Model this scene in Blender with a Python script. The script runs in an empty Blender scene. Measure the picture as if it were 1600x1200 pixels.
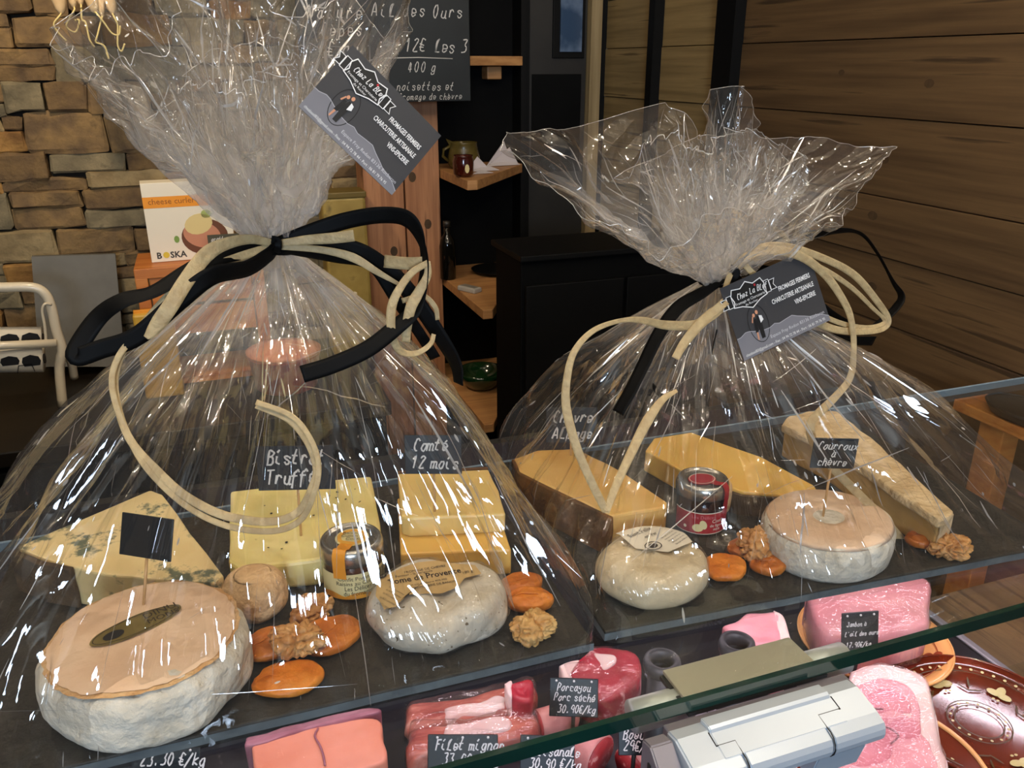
import bpy, bmesh, math, random
import numpy as np
from mathutils import Vector, Matrix, noise
random.seed(7)
SC = bpy.context.scene
COL = SC.collection
PI = math.pi

# ------------------------------------------------------------------ camera
# the top glass of the cheese counter is z = 0; x runs along the counter, y away from the buyer
CAM_H, PITCH, YAW, FPX = .36, math.radians(21), math.radians(20), 1300.
cam_d = bpy.data.cameras.new('camera'); cam = bpy.data.objects.new('camera', cam_d); COL.objects.link(cam)
cam.location = (0, 0, CAM_H)
cam.rotation_euler = (PI/2 - PITCH, 0, -YAW)
cam_d.sensor_width = 36; cam_d.lens = 36*FPX/1600; cam_d.clip_start = .01
SC.camera = cam
# ------------------------------------------------------------------ exposure, world
SC.view_settings.view_transform = 'Standard'; SC.view_settings.look = 'None'
SC.view_settings.exposure = 0.0; SC.view_settings.gamma = 1.0; SC.view_settings.use_curve_mapping = False
SC.cycles.transparent_max_bounces = 48
SC.cycles.max_bounces = 8
SC.cycles.use_fast_gi = False
w = bpy.data.worlds.new('world'); SC.world = w; w.use_nodes = True
w.node_tree.nodes['Background'].inputs[0].default_value = (.16, .15, .14, 1)
w.node_tree.nodes['Background'].inputs[1].default_value = .5

def lamp(kind, name, loc, col, power, size=.05, target=None, size_y=None, angle=None, blend=.3):
    d = bpy.data.lights.new(name, kind); o = bpy.data.objects.new(name, d); COL.objects.link(o)
    d.color = col; d.energy = power; o.location = loc
    if kind == 'AREA':
        d.size = size
        if size_y: d.shape = 'RECTANGLE'; d.size_y = size_y
    else: d.shadow_soft_size = size
    if kind == 'SPOT': d.spot_size = angle or 1.2; d.spot_blend = blend
    if target is not None:
        o.rotation_euler = (Vector(target)-Vector(loc)).to_track_quat('-Z', 'Y').to_euler()
    return o
WARM = (1., .76, .50); WARM2 = (1., .88, .73); DAY = (.62, .78, 1.); PINK = (1., .80, .93)
# ceiling spots of the shop (warm), the street window behind the buyer (cool), strip lamps in the counter
for i, (x, y, p) in enumerate([(-.75, .25, 7), (-.25, -.1, 8), (.2, -.3, 8), (.65, .1, 8), (1.1, .55, 5), (-.4, .95, 6), (.15, .75, 5), (.6, 1.0, 5), (.95, -.3, 5)]):
    lamp('POINT', 'ceiling_spot_lamp', (x, y, 1.12), WARM2, p, .02)
lamp('SPOT', 'wall_spot_lamp', (-.35, 1.9, 1.12), WARM, 38, .04, (-.3, 2.8, -.35), angle=1.6, blend=.8)
lamp('SPOT', 'wall_spot_lamp', (.55, 1.75, 1.12), WARM, 5, .04, (.6, 2.7, -.1), angle=1.2, blend=.8)
lamp('SPOT', 'wall_spot_lamp', (.95, 2.2, 1.12), WARM, 4.5, .04, (1.3, 2.6, .1), angle=1.4, blend=.8)
lamp('AREA', 'street_window_daylight', (-.6, -2.35, .55), DAY, 52, .75, (-.2, .5, 0), size_y=.6)
lamp('AREA', 'case_strip_lamp', (.35, .70, -.018), PINK, 2.6, 1.4, (.35, .62, -.3), size_y=.02)
lamp('AREA', 'case_strip_lamp', (.35, .375, -.03), PINK, 1.5, .9, (.35, .55, -.3), size_y=.012)

# ------------------------------------------------------------------ coordinate helpers (camera ray -> a plane of the real scene)
_F = Vector((math.sin(YAW)*math.cos(PITCH), math.cos(YAW)*math.cos(PITCH), -math.sin(PITCH)))
_R = Vector((math.cos(YAW), -math.sin(YAW), 0)); _U = _R.cross(_F); _C = Vector((0, 0, CAM_H))
def ray(px, py): return _F + _R*((px-800)/FPX) + _U*((600-py)/FPX)
def atz(px, py, z): d = ray(px, py); return _C + d*((z-CAM_H)/d.z)
def aty(px, py, y): d = ray(px, py); return _C + d*(y/d.y)
def atx(px, py, x): d = ray(px, py); return _C + d*(x/d.x)

# ------------------------------------------------------------------ materials
def rgb(h):
    h = h.lstrip('#'); c = [int(h[i:i+2], 16)/255 for i in (0, 2, 4)]
    return tuple((v/12.92 if v <= .04045 else ((v+.055)/1.055)**2.4) for v in c) + (1,)
def nodes(name):
    m = bpy.data.materials.new(name); m.use_nodes = True; nt = m.node_tree
    return m, nt, nt.nodes['Principled BSDF'], nt.nodes, nt.links
def pbr(name, c1, c2=None, scale=20., rough=.5, metal=0., bump=0., bscale=None, stretch=(1, 1, 1), spec=.5, c3=None, lo=.35, hi=.65,
        sss=0., coat=0., detail=4, speck=None, speckscale=90, speckth=.28):
    m, nt, b, N, L = nodes(name)
    b.inputs['Roughness'].default_value = rough; b.inputs['Metallic'].default_value = metal
    b.inputs['Specular IOR Level'].default_value = spec
    b.inputs['Base Color'].default_value = rgb(c1)
    if coat: b.inputs['Coat Weight'].default_value = coat; b.inputs['Coat Roughness'].default_value = .12
    if sss:
        b.inputs['Subsurface Weight'].default_value = sss; b.inputs['Subsurface Scale'].default_value = .004
        b.inputs['Subsurface Radius'].default_value = (1., .55, .3)
    tc = N.new('ShaderNodeTexCoord'); mp = N.new('ShaderNodeMapping'); mp.inputs['Scale'].default_value = stretch
    L.new(tc.outputs['Object'], mp.inputs[0])
    nz = N.new('ShaderNodeTexNoise'); nz.inputs['Scale'].default_value = scale; nz.inputs['Detail'].default_value = detail
    L.new(mp.outputs[0], nz.inputs['Vector'])
    if c2:
        r = N.new('ShaderNodeValToRGB'); L.new(nz.outputs[0], r.inputs[0])
        r.color_ramp.elements[0].position = lo; r.color_ramp.elements[1].position = hi
        r.color_ramp.elements[0].color = rgb(c1); r.color_ramp.elements[1].color = rgb(c2)
        if c3:
            e = r.color_ramp.elements.new(min(.99, hi+.12)); e.color = rgb(c3)
        out = r.outputs[0]
        if speck:
            v = N.new('ShaderNodeTexNoise'); v.inputs['Scale'].default_value = speckscale; v.inputs['Detail'].default_value = 2
            L.new(mp.outputs[0], v.inputs['Vector'])
            rr = N.new('ShaderNodeValToRGB'); L.new(v.outputs[0], rr.inputs[0])
            rr.color_ramp.elements[0].position = speckth; rr.color_ramp.elements[0].color = (1, 1, 1, 1)
            rr.color_ramp.elements[1].position = speckth+.05; rr.color_ramp.elements[1].color = (0, 0, 0, 1)
            mx = N.new('ShaderNodeMix'); mx.data_type = 'RGBA'
            L.new(rr.outputs[0], mx.inputs['Factor']); L.new(out, mx.inputs['A']); mx.inputs['B'].default_value = rgb(speck)
            out = mx.outputs['Result']
        L.new(out, b.inputs['Base Color'])
    if bump:
        n2 = N.new('ShaderNodeTexNoise'); n2.inputs['Scale'].default_value = bscale or scale*2; n2.inputs['Detail'].default_value = 5
        L.new(mp.outputs[0], n2.inputs['Vector'])
        bp = N.new('ShaderNodeBump'); bp.inputs['Strength'].default_value = min(1, bump); bp.inputs['Distance'].default_value = .004*max(1, bump)
        L.new(n2.outputs[0], bp.inputs['Height']); L.new(bp.outputs[0], b.inputs['Normal'])
    return m
def wood(name, c1, c2, axis='X', scale=5., rough=.55, dark=None):
    m, nt, b, N, L = nodes(name); b.inputs['Roughness'].default_value = rough
    st = {'X': (.18, 5, 5), 'Y': (5, .18, 5), 'Z': (5, 5, .22)}[axis]
    tc = N.new('ShaderNodeTexCoord'); mp = N.new('ShaderNodeMapping'); mp.inputs['Scale'].default_value = st
    oi = N.new('ShaderNodeObjectInfo'); ad = N.new('ShaderNodeVectorMath'); ad.operation = 'MULTIPLY_ADD'
    cb = N.new('ShaderNodeCombineXYZ'); L.new(oi.outputs['Random'], cb.inputs[0]); L.new(oi.outputs['Random'], cb.inputs[1]); L.new(oi.outputs['Random'], cb.inputs[2])
    ad.inputs[1].default_value = (7, 5, 9); L.new(cb.outputs[0], ad.inputs[0]); L.new(tc.outputs['Object'], ad.inputs[2])
    L.new(ad.outputs[0], mp.inputs[0])
    wn = N.new('ShaderNodeTexNoise'); wn.inputs['Scale'].default_value = scale*.22; wn.inputs['Detail'].default_value = 2
    L.new(mp.outputs[0], wn.inputs['Vector'])
    mu = N.new('ShaderNodeMath'); mu.operation = 'MULTIPLY'; mu.inputs[1].default_value = 14; L.new(wn.outputs[0], mu.inputs[0])
    fr = N.new('ShaderNodeMath'); fr.operation = 'PINGPONG'; fr.inputs[1].default_value = 1; L.new(mu.outputs[0], fr.inputs[0])
    n2 = N.new('ShaderNodeTexNoise'); n2.inputs['Scale'].default_value = scale*3; n2.inputs['Detail'].default_value = 5; L.new(mp.outputs[0], n2.inputs['Vector'])
    av = N.new('ShaderNodeMath'); av.operation = 'MULTIPLY_ADD'; av.inputs[1].default_value = .26; L.new(fr.outputs[0], av.inputs[0]); L.new(n2.outputs[0], av.inputs[2])
    r = N.new('ShaderNodeValToRGB'); L.new(av.outputs[0], r.inputs[0])
    r.color_ramp.elements[0].position = .40; r.color_ramp.elements[0].color = rgb(c1)
    r.color_ramp.elements[1].position = .78; r.color_ramp.elements[1].color = rgb(c2)
    if dark: e = r.color_ramp.elements.new(.86); e.color = rgb(dark)
    L.new(r.outputs[0], b.inputs['Base Color'])
    bp = N.new('ShaderNodeBump'); bp.inputs['Strength'].default_value = .25; bp.inputs['Distance'].default_value = .002
    L.new(av.outputs[0], bp.inputs['Height']); L.new(bp.outputs[0], b.inputs['Normal'])
    return m
def film(name, base=.105, edge=.5, haze=.022, rough=.045, uvbump=1., tint=(1, 1, 1), lowbump=.12, layers=((8, .45, 3.2, .8), (8, 7, 2.2, .30), (26, .9, 5., .12))):
    """clear cellophane: sees straight through, mirrors the lamps on its wrinkles, whitens where it is gathered"""
    m = bpy.data.materials.new(name); m.use_nodes = True; nt = m.node_tree; N = nt.nodes; L = nt.links
    N.remove(N['Principled BSDF'])
    tr = N.new('ShaderNodeBsdfTransparent'); tr.inputs[0].default_value = (.985*tint[0], .98*tint[1], .97*tint[2], 1)
    gl = N.new('ShaderNodeBsdfGlossy'); gl.inputs['Roughness'].default_value = rough
    di = N.new('ShaderNodeBsdfDiffuse'); di.inputs[0].default_value = (.9, .88, .86, 1)
    tl = N.new('ShaderNodeBsdfTranslucent'); tl.inputs[0].default_value = (.9, .88, .86, 1)
    uv = N.new('ShaderNodeUVMap')
    h = None
    for (sx, sy, sc, amt) in layers:
        mp = N.new('ShaderNodeMapping'); mp.inputs['Scale'].default_value = (sx, sy, 1); L.new(uv.outputs[0], mp.inputs[0])
        mp.inputs['Rotation'].default_value = (0, 0, .25 if sx == 9 else 0)
        v = N.new('ShaderNodeTexVoronoi'); v.feature = 'F1'; v.inputs['Scale'].default_value = sc; v.inputs['Randomness'].default_value = 1
        L.new(mp.outputs[0], v.inputs['Vector'])
        k = N.new('ShaderNodeMath'); k.operation = 'MULTIPLY'; k.inputs[1].default_value = amt; L.new(v.outputs['Distance'], k.inputs[0])
        if h is None: h = k.outputs[0]
        else:
            a = N.new('ShaderNodeMath'); a.operation = 'ADD'; L.new(h, a.inputs[0]); L.new(k.outputs[0], a.inputs[1]); h = a.outputs[0]
    bp = N.new('ShaderNodeBump'); bp.inputs['Strength'].default_value = 1.; bp.inputs['Distance'].default_value = .0030*uvbump
    mk = N.new('ShaderNodeTexNoise'); mk.inputs['Scale'].default_value = 5.; mk.inputs['Detail'].default_value = 1; L.new(uv.outputs[0], mk.inputs['Vector'])
    mr = N.new('ShaderNodeMapRange'); mr.inputs['From Min'].default_value = .44; mr.inputs['From Max'].default_value = .66; mr.inputs['To Min'].default_value = lowbump; mr.inputs['To Max'].default_value = 1.
    L.new(mk.outputs[0], mr.inputs[0]); L.new(mr.outputs[0], bp.inputs['Strength'])
    L.new(h, bp.inputs['Height']); L.new(bp.outputs[0], gl.inputs['Normal'])
    lw = N.new('ShaderNodeLayerWeight'); lw.inputs[0].default_value = .5
    pw = N.new('ShaderNodeMath'); pw.operation = 'POWER'; pw.inputs[1].default_value = 3.; L.new(lw.outputs['Facing'], pw.inputs[0])
    ma = N.new('ShaderNodeMath'); ma.operation = 'MULTIPLY_ADD'; ma.inputs[1].default_value = edge; ma.inputs[2].default_value = base; L.new(pw.outputs[0], ma.inputs[0]); ma.use_clamp = True
    hz = N.new('ShaderNodeMath'); hz.operation = 'MULTIPLY_ADD'; hz.inputs[1].default_value = .9; hz.inputs[2].default_value = haze
    at = N.new('ShaderNodeAttribute'); at.attribute_name = 'gather'; L.new(at.outputs['Fac'], hz.inputs[0])
    dm = N.new('ShaderNodeMixShader'); dm.inputs[0].default_value = .5; L.new(di.outputs[0], dm.inputs[1]); L.new(tl.outputs[0], dm.inputs[2])
    m1 = N.new('ShaderNodeMixShader'); L.new(hz.outputs[0], m1.inputs[0]); L.new(tr.outputs[0], m1.inputs[1]); L.new(dm.outputs[0], m1.inputs[2])
    m2 = N.new('ShaderNodeMixShader'); L.new(ma.outputs[0], m2.inputs[0]); L.new(m1.outputs[0], m2.inputs[1]); L.new(gl.outputs[0], m2.inputs[2])
    L.new(m2.outputs[0], N['Material Output'].inputs[0])
    return m
def glint_mat(name):  # whitish mix that paints highlights on the film's folds and cut edges
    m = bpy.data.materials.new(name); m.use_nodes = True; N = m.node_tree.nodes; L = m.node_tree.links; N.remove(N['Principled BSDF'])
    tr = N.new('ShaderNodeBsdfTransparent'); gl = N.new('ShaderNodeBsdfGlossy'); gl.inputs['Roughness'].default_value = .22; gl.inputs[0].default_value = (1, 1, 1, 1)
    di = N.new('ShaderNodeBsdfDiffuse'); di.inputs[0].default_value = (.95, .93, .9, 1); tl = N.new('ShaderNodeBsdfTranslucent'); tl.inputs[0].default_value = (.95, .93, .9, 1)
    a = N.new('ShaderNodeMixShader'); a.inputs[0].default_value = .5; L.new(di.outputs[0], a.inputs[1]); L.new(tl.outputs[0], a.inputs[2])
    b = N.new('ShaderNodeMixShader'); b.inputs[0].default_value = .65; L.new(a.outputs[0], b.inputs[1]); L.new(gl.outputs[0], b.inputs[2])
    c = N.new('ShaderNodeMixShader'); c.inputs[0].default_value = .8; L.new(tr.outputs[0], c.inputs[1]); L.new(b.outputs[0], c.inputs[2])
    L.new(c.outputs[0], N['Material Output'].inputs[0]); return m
def glass(name, tint=(.93, .97, .95), base=.04, rough=.02, edge=.9):
    m = bpy.data.materials.new(name); m.use_nodes = True; N = m.node_tree.nodes; L = m.node_tree.links; N.remove(N['Principled BSDF'])
    tr = N.new('ShaderNodeBsdfTransparent'); tr.inputs[0].default_value = (*tint, 1)
    gl = N.new('ShaderNodeBsdfGlossy'); gl.inputs['Roughness'].default_value = rough
    lw = N.new('ShaderNodeLayerWeight'); lw.inputs[0].default_value = .5
    pw = N.new('ShaderNodeMath'); pw.operation = 'POWER'; pw.inputs[1].default_value = 4.; L.new(lw.outputs['Facing'], pw.inputs[0])
    ma = N.new('ShaderNodeMath'); ma.operation = 'MULTIPLY_ADD'; ma.inputs[1].default_value = edge; ma.inputs[2].default_value = base; L.new(pw.outputs[0], ma.inputs[0]); ma.use_clamp = True
    mx = N.new('ShaderNodeMixShader'); L.new(ma.outputs[0], mx.inputs[0]); L.new(tr.outputs[0], mx.inputs[1]); L.new(gl.outputs[0], mx.inputs[2])
    L.new(mx.outputs[0], N['Material Output'].inputs[0])
    return m

# ------------------------------------------------------------------ object helpers
def mesh(name, verts, faces, mat, parent=None, smooth=False, mats=None, mi=None, uvs=None):
    me = bpy.data.meshes.new(name); me.from_pydata([tuple(v) for v in verts], [], faces)
    o = bpy.data.objects.new(name, me); COL.objects.link(o)
    for m_ in (mats or [mat]): me.materials.append(m_)
    if mi is not None: me.polygons.foreach_set('material_index', mi)
    if smooth: me.polygons.foreach_set('use_smooth', [True]*len(me.polygons))
    if uvs is not None:
        l = me.uv_layers.new(name='UVMap'); vi = np.zeros(len(me.loops), dtype=np.int32); me.loops.foreach_get('vertex_index', vi)
        l.data.foreach_set('uv', np.asarray(uvs)[vi].ravel())
    me.update()
    if parent is not None:
        o.parent = parent
    return o
def bobj(name, bm, mat, parent=None, smooth=False, mats=None):
    me = bpy.data.meshes.new(name); bm.normal_update(); bm.to_mesh(me); bm.free()
    o = bpy.data.objects.new(name, me); COL.objects.link(o)
    for m_ in (mats or [mat]): me.materials.append(m_)
    if smooth: me.polygons.foreach_set('use_smooth', [True]*len(me.polygons))
    if parent is not None: o.parent = parent
    return o
def thing(name, label, cat, loc=(0, 0, 0), group=None, rz=0.):
    o = bpy.data.objects.new(name, None); COL.objects.link(o); o.empty_display_size = .02
    o.location = loc; o.rotation_euler = (0, 0, rz)
    return tag(o, label, cat, group)
def tag(o, label, cat, group=None):
    o['label'] = label; o['category'] = cat
    if group: o['group'] = group
    return o
def struct(o): o['kind'] = 'structure'; return o
def box_bm(c, s, bevel=0., bm=None, rot=None, seg=2):
    nb = bmesh.new(); bmesh.ops.create_cube(nb, size=1.)
    for v in nb.verts: v.co = Vector((v.co.x*s[0], v.co.y*s[1], v.co.z*s[2]))
    if bevel: bmesh.ops.bevel(nb, geom=nb.edges[:], offset=bevel, segments=seg, affect='EDGES', profile=.5)
    M = Matrix.Translation(Vector(c)) @ (rot.to_4x4() if rot is not None else Matrix.Identity(4))
    nb.transform(M)
    if bm is None: return nb
    t = bpy.data.meshes.new('t'); nb.to_mesh(t); nb.free(); bm.from_mesh(t); bpy.data.meshes.remove(t); return bm
def bx(name, c, s, mat, parent=None, bevel=0., rot=None):
    return bobj(name, box_bm(c, s, bevel, rot=rot), mat, parent)
def cr(pts, n):
    """catmull-rom through the points"""
    P = [Vector(p) for p in pts]; P = [P[0]*2-P[1]] + P + [P[-1]*2-P[-2]]; out = []
    for i in range(1, len(P)-2):
        for k in range(n):
            t = k/n; a, b, c, d = P[i-1], P[i], P[i+1], P[i+2]
            out.append(.5*((2*b)+(c-a)*t+(2*a-5*b+4*c-d)*t*t+(3*b-a-3*c+d)*t**3))
    out.append(P[-2]); return out
def tube_data(pts, r, n=8, V=None, Fc=None, cap=True):
    V = [] if V is None else V; Fc = [] if Fc is None else Fc
    P = [Vector(p) for p in pts]; b0 = len(V); up = Vector((.13, .31, .94)).normalized()
    for i, p in enumerate(P):
        t = (P[min(i+1, len(P)-1)]-P[max(i-1, 0)]).normalized()
        u = t.cross(up)
        if u.length < 1e-3: u = t.cross(Vector((1, 0, 0)))
        u.normalize(); v = t.cross(u); rr = r(i/(len(P)-1)) if callable(r) else r
        for k in range(n):
            a = 2*PI*k/n; V.append(p+(u*math.cos(a)+v*math.sin(a))*rr)
    for i in range(len(P)-1):
        for k in range(n):
            a, b = b0+i*n+k, b0+i*n+(k+1) % n; Fc.append((a, b, b+n, a+n))
    if cap:
        Fc.append(tuple(b0+k for k in range(n))[::-1]); Fc.append(tuple(b0+(len(P)-1)*n+k for k in range(n)))
    return V, Fc
def tube(name, pts, r, mat, parent=None, n=10, smooth=True):
    V, Fc = tube_data(pts, r, n); return mesh(name, V, Fc, mat, parent, smooth)
def lathe(name, prof, mat, parent=None, n=48, c=(0, 0, 0), sx=1., sy=1., rz=0., disp=None, smooth=True, tilt=None):
    V = []; Fc = []
    for (r, z) in prof:
        for k in range(n):
            a = 2*PI*k/n; p = Vector((r*math.cos(a)*sx, r*math.sin(a)*sy, z))
            if disp: p = disp(p, a, r, z)
            p.rotate(Matrix.Rotation(rz, 3, 'Z'))
            if tilt is not None: p = tilt @ p
            V.append(p+Vector(c))
    for i in range(len(prof)-1):
        for k in range(n):
            a, b = i*n+k, i*n+(k+1) % n; Fc.append((a, b, b+n, a+n))
    ring = prof[0] == prof[-1]
    if prof[0][0] > 1e-5 and not ring: Fc.append(tuple(range(n))[::-1])
    if prof[-1][0] > 1e-5 and not ring: Fc.append(tuple((len(prof)-1)*n+k for k in range(n)))
    return mesh(name, V, Fc, mat, parent, smooth)
def roundprof(r, h, e, z0=0., nseg=5, grid=8, hgrid=6):
    """disc profile with rounded shoulders, dense enough for displacement"""
    P = [(r*i/grid*(r-e)/r, z0) for i in range(grid+1)]
    P = [(max(1e-6, a), b) for a, b in P]
    for i in range(1, nseg+1): a = PI/2*i/nseg; P.append((r-e+e*math.sin(a), z0+e-e*math.cos(a)))
    for i in range(1, hgrid): P.append((r, z0+e+(h-2*e)*i/hgrid))
    for i in range(nseg+1): a = PI/2*i/nseg; P.append((r-e+e*math.cos(a), z0+h-e+e*math.sin(a)))
    for i in range(1, grid+1): P.append((max(1e-6, (r-e)*(1-i/grid)), z0+h))
    return P
def prism(name, poly, z0, z1, mat, parent=None, bevel=.001, sub=0, amp=0., freq=60., topz=None, seed=0, smooth=False, mats=None, side=None):
    """upright extrusion of a polygon; topz: optional function (x, y) giving the height of the top"""
    bm = bmesh.new(); a = [bm.verts.new((x, y, z0)) for x, y in poly]
    b = [bm.verts.new((x, y, topz(x, y) if topz else z1)) for x, y in poly]
    n = len(poly); bm.faces.new(a[::-1]); bm.faces.new(b)
    for i in range(n):
        j = (i+1) % n; f_ = bm.faces.new((a[i], a[j], b[j], b[i]))
        if side and i in side: f_.material_index = 1
    bmesh.ops.recalc_face_normals(bm, faces=bm.faces)
    if bevel: bmesh.ops.bevel(bm, geom=bm.edges[:], offset=bevel, segments=2, affect='EDGES', profile=.5)
    if sub:
        bmesh.ops.triangulate(bm, faces=[f_ for f_ in bm.faces if len(f_.verts) > 4])
        bmesh.ops.subdivide_edges(bm, edges=bm.edges[:], cuts=sub, use_grid_fill=True)
        for v in bm.verts:
            d = noise.noise_vector(v.co*freq+Vector((seed, seed*2, 0)))
            k = v.co.copy(); v.co = k+Vector((d.x, d.y, d.z*.6))*amp
            if k.z <= z0+1e-4: v.co.z = z0
    return bobj(name, bm, mat, parent, smooth, mats)
def arr(a, *o): return [Vector(x) for x in a]
# ------------------------------------------------------------------ ribbons, writing
def ribbon(name, pts, w, mat, parent=None, n=10, twist=None, thick=.0004, taper=None, up=None, crimp=0., eye=None):
    """flat band along a path; its face is turned to the buyer's side (-y) and twisted along its length"""
    P = cr(pts, n); V = []; Fc = []; m = len(P)
    for i, p in enumerate(P):
        t = (P[min(i+1, m-1)]-P[max(i-1, 0)]).normalized(); s = i/(m-1)
        nrm = (Vector((0, 0, CAM_H))-p).normalized() if up is None else Vector(up)
        side = t.cross(nrm)
        if side.length < 1e-3: side = Vector((1, 0, 0))
        side.normalize()
        a = (np.interp(s, [x[0] for x in twist], [x[1] for x in twist]) if twist else 0.)
        side = Matrix.Rotation(a, 3, t) @ side; nn = t.cross(side).normalized()
        ww = w*.5*(np.interp(s, [x[0] for x in taper], [x[1] for x in taper]) if taper else 1.)
        cols = 5
        for k in range(cols):
            f_ = -1+2*k/(cols-1)
            off = nn*(crimp*(math.sin(k*2.7+s*9)*.5+(k % 2)*.8)) if crimp else Vector()
            V.append(p+side*f_*ww+off)
    for i in range(m-1):
        for k in range(4): a = i*5+k; Fc.append((a, a+1, a+6, a+5))
    nf = len(Fc); nv_ = len(V); me_ = bpy.data.meshes.new('t'); me_.from_pydata([tuple(v) for v in V], [], Fc); me_.update()
    nr = [v.normal.copy() for v in me_.vertices]; bpy.data.meshes.remove(me_)
    V += [V[i]-nr[i]*thick for i in range(nv_)]; Fc += [tuple(nv_+q for q in f_)[::-1] for f_ in Fc[:nf]]; flat_ = len(Fc)
    for i in range(m-1):
        a, b = i*5, i*5+4; Fc.append((a+5, a, nv_+a, nv_+a+5)[::-1]); Fc.append((b, b+5, nv_+b+5, nv_+b)[::-1])
    for i in (0, m-1):
        for k in range(4): a = i*5+k; Fc.append((a, a+1, nv_+a+1, nv_+a)[::-1] if i == 0 else (a, a+1, nv_+a+1, nv_+a))
    o = mesh(name, V, Fc, mat, parent, True)
    o.data.polygons.foreach_set('use_smooth', [q < flat_ for q in range(len(Fc))])
    return o
GL = {
 'a': '2614132232444636|464352', 'b': '1912|1526364443321213', 'c': '45361614132242', 'd': '4626141322324446|494352', 'e': '144445361614132243',
 'f': '4839281710|0636', 'g': '2614132232444636|4641301011', 'h': '1912|142636454252', 'i': '161332|1829', 'j': '26211001|2829', 'k': '1912|461442',
 'l': '12283918132242', 'm': '0602|05162522|2536454252', 'n': '1612|142636454252', 'o': '261413223244463626', 'p': '1610|1526364443321213',
 'q': '2614132232444636|4640', 'r': '1612|14263645', 's': '453616153443322213', 't': '29132232|0636', 'u': '161322324346|464252', 'v': '162246',
 'w': '061225324', 'x': '1642|4612', 'y': '16142434|4641301011', 'z': '16461242',
 'A': '022942|1434', 'B': '12193948361|163645433212', 'C': '483929171422324', 'D': '121939484543321', 'F': '1219|1949|1636', 'J': '193949|3933220403',
 'N': '12194249', 'P': '1219394847351', 'O': '29171422324447392', 'T': '0949|2922', 'M': '0209254942', 'L': '191242', 'R': '1219394735 15|3542', 'E': '49191242|1635',
 'S': '4829181645433202', 'K': '1912|491542',
 '0': '2917142232444739 29', '1': '172922', '2': '182939483612 42', '3': '19493645433212', '4': '291444|3832', '5': '48191536454332 12', '7': '194922|1535',
 '9': '4839291716354647|4742', '6': '3917132232434525', '8': '29182644332213264739 29', '.': '2223', ',': '2321', '/': '0149', '€': '48291713 2242|0635|0434', "'": '2928',
 'è': '144445361614132243|1827', 'é': '144445361614132243|2738', 'à': '2614132232444636|464352|1827', '-': '1545', '~': '0516254 5', '_': '0252', 'ç': '45361614132242|2221',
}
def scribble(name, lines, size, o, ex, ey, mat, parent, lw=.10, lift=.0006, slant=.22, jitter=.06, advance=.62, seed=3):
    """hand lettering as thin flat strokes on the plane o, ex (right), ey (up)"""
    done = []; rnd = random.Random(seed); ex = Vector(ex).normalized(); ey = Vector(ey).normalized(); nz = ex.cross(ey)
    o = Vector(o)+nz*lift
    for (x0, y0, sc, text) in lines:
        V = []; Fc = []; x = x0; ns = 0
        for chx in text:
            if chx == ' ':
                if V: out = mesh(name, V, Fc, mat, parent); done.append(out); V = []; Fc = []; ns = 0
                x += size*sc*.45; continue
            g = GL.get(chx) or GL.get(chx.lower()) or GL['o']
            hs = size*sc; dy = rnd.uniform(-1, 1)*jitter*hs
            for st in g.replace(' ', '').split('|'):
                if len(st) % 2: st = st[:-1]
                pts = [((int(st[i])/9), (int(st[i+1])-2)/7.) for i in range(0, len(st), 2)]
                P3 = [Vector((a+b*slant+rnd.uniform(-.02, .02), b+rnd.uniform(-.02, .02), 0)) for a, b in pts]
                if len(P3) < 2: continue
                P3 = cr(P3, 3) if len(P3) > 2 else P3
                P3 = [p for i, p in enumerate(P3) if i == 0 or (p-P3[i-1]).length > .004]; k = len(V); np_ = len(P3)
                for i, p in enumerate(P3):
                    d = (P3[min(i+1, np_-1)]-P3[max(i-1, 0)]).normalized(); pn = Vector((-d.y, d.x, 0))*lw*(.5+.12*math.sin(i*1.9+x*700)); e = d*lw*.3*(-1 if i == 0 else 1 if i == np_-1 else 0)
                    for s_ in (-1, 1): q = p+e+pn*s_; V.append(o+nz*lift*.12*ns+ex*(x+q.x*hs)+ey*(y0+dy+q.y*hs))
                for i in range(np_-1): Fc.append((k+2*i, k+2*i+2, k+2*i+3, k+2*i+1))
                ns += 1
            x += hs*advance
        out = mesh(name, V, Fc, mat, parent); done.append(out)
    return done
def print_text(name, text, size, o, ex, ey, mat, parent, lift=.0004, align='LEFT', cond=1., bend=None, bold=0.):
    cu = bpy.data.curves.new('t', 'FONT'); cu.body = text; cu.size = size; cu.align_x = align; cu.resolution_u = 2; cu.offset = bold
    ob = bpy.data.objects.new('t', cu); COL.objects.link(ob); dg = bpy.context.evaluated_depsgraph_get()
    me = bpy.data.meshes.new_from_object(ob.evaluated_get(dg)); bpy.data.objects.remove(ob)
    ex = Vector(ex).normalized(); ey = Vector(ey).normalized(); nz = ex.cross(ey); o = Vector(o)+nz*lift
    for v in me.vertices:
        c = v.co.copy()
        v.co = bend(c.x*cond, c.y) if bend else o+ex*c.x*cond+ey*c.y
    out = bpy.data.objects.new(name, me); COL.objects.link(out); me.materials.clear(); me.materials.append(mat)
    if parent is not None: out.parent = parent
    return out
def flat(name, pts, o, ex, ey, mat, parent, lift=.0003):
    ex = Vector(ex).normalized(); ey = Vector(ey).normalized(); nz = ex.cross(ey); o = Vector(o)+nz*lift
    return mesh(name, [o+ex*x+ey*y for x, y in pts], [tuple(range(len(pts)))], mat, parent)
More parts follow.
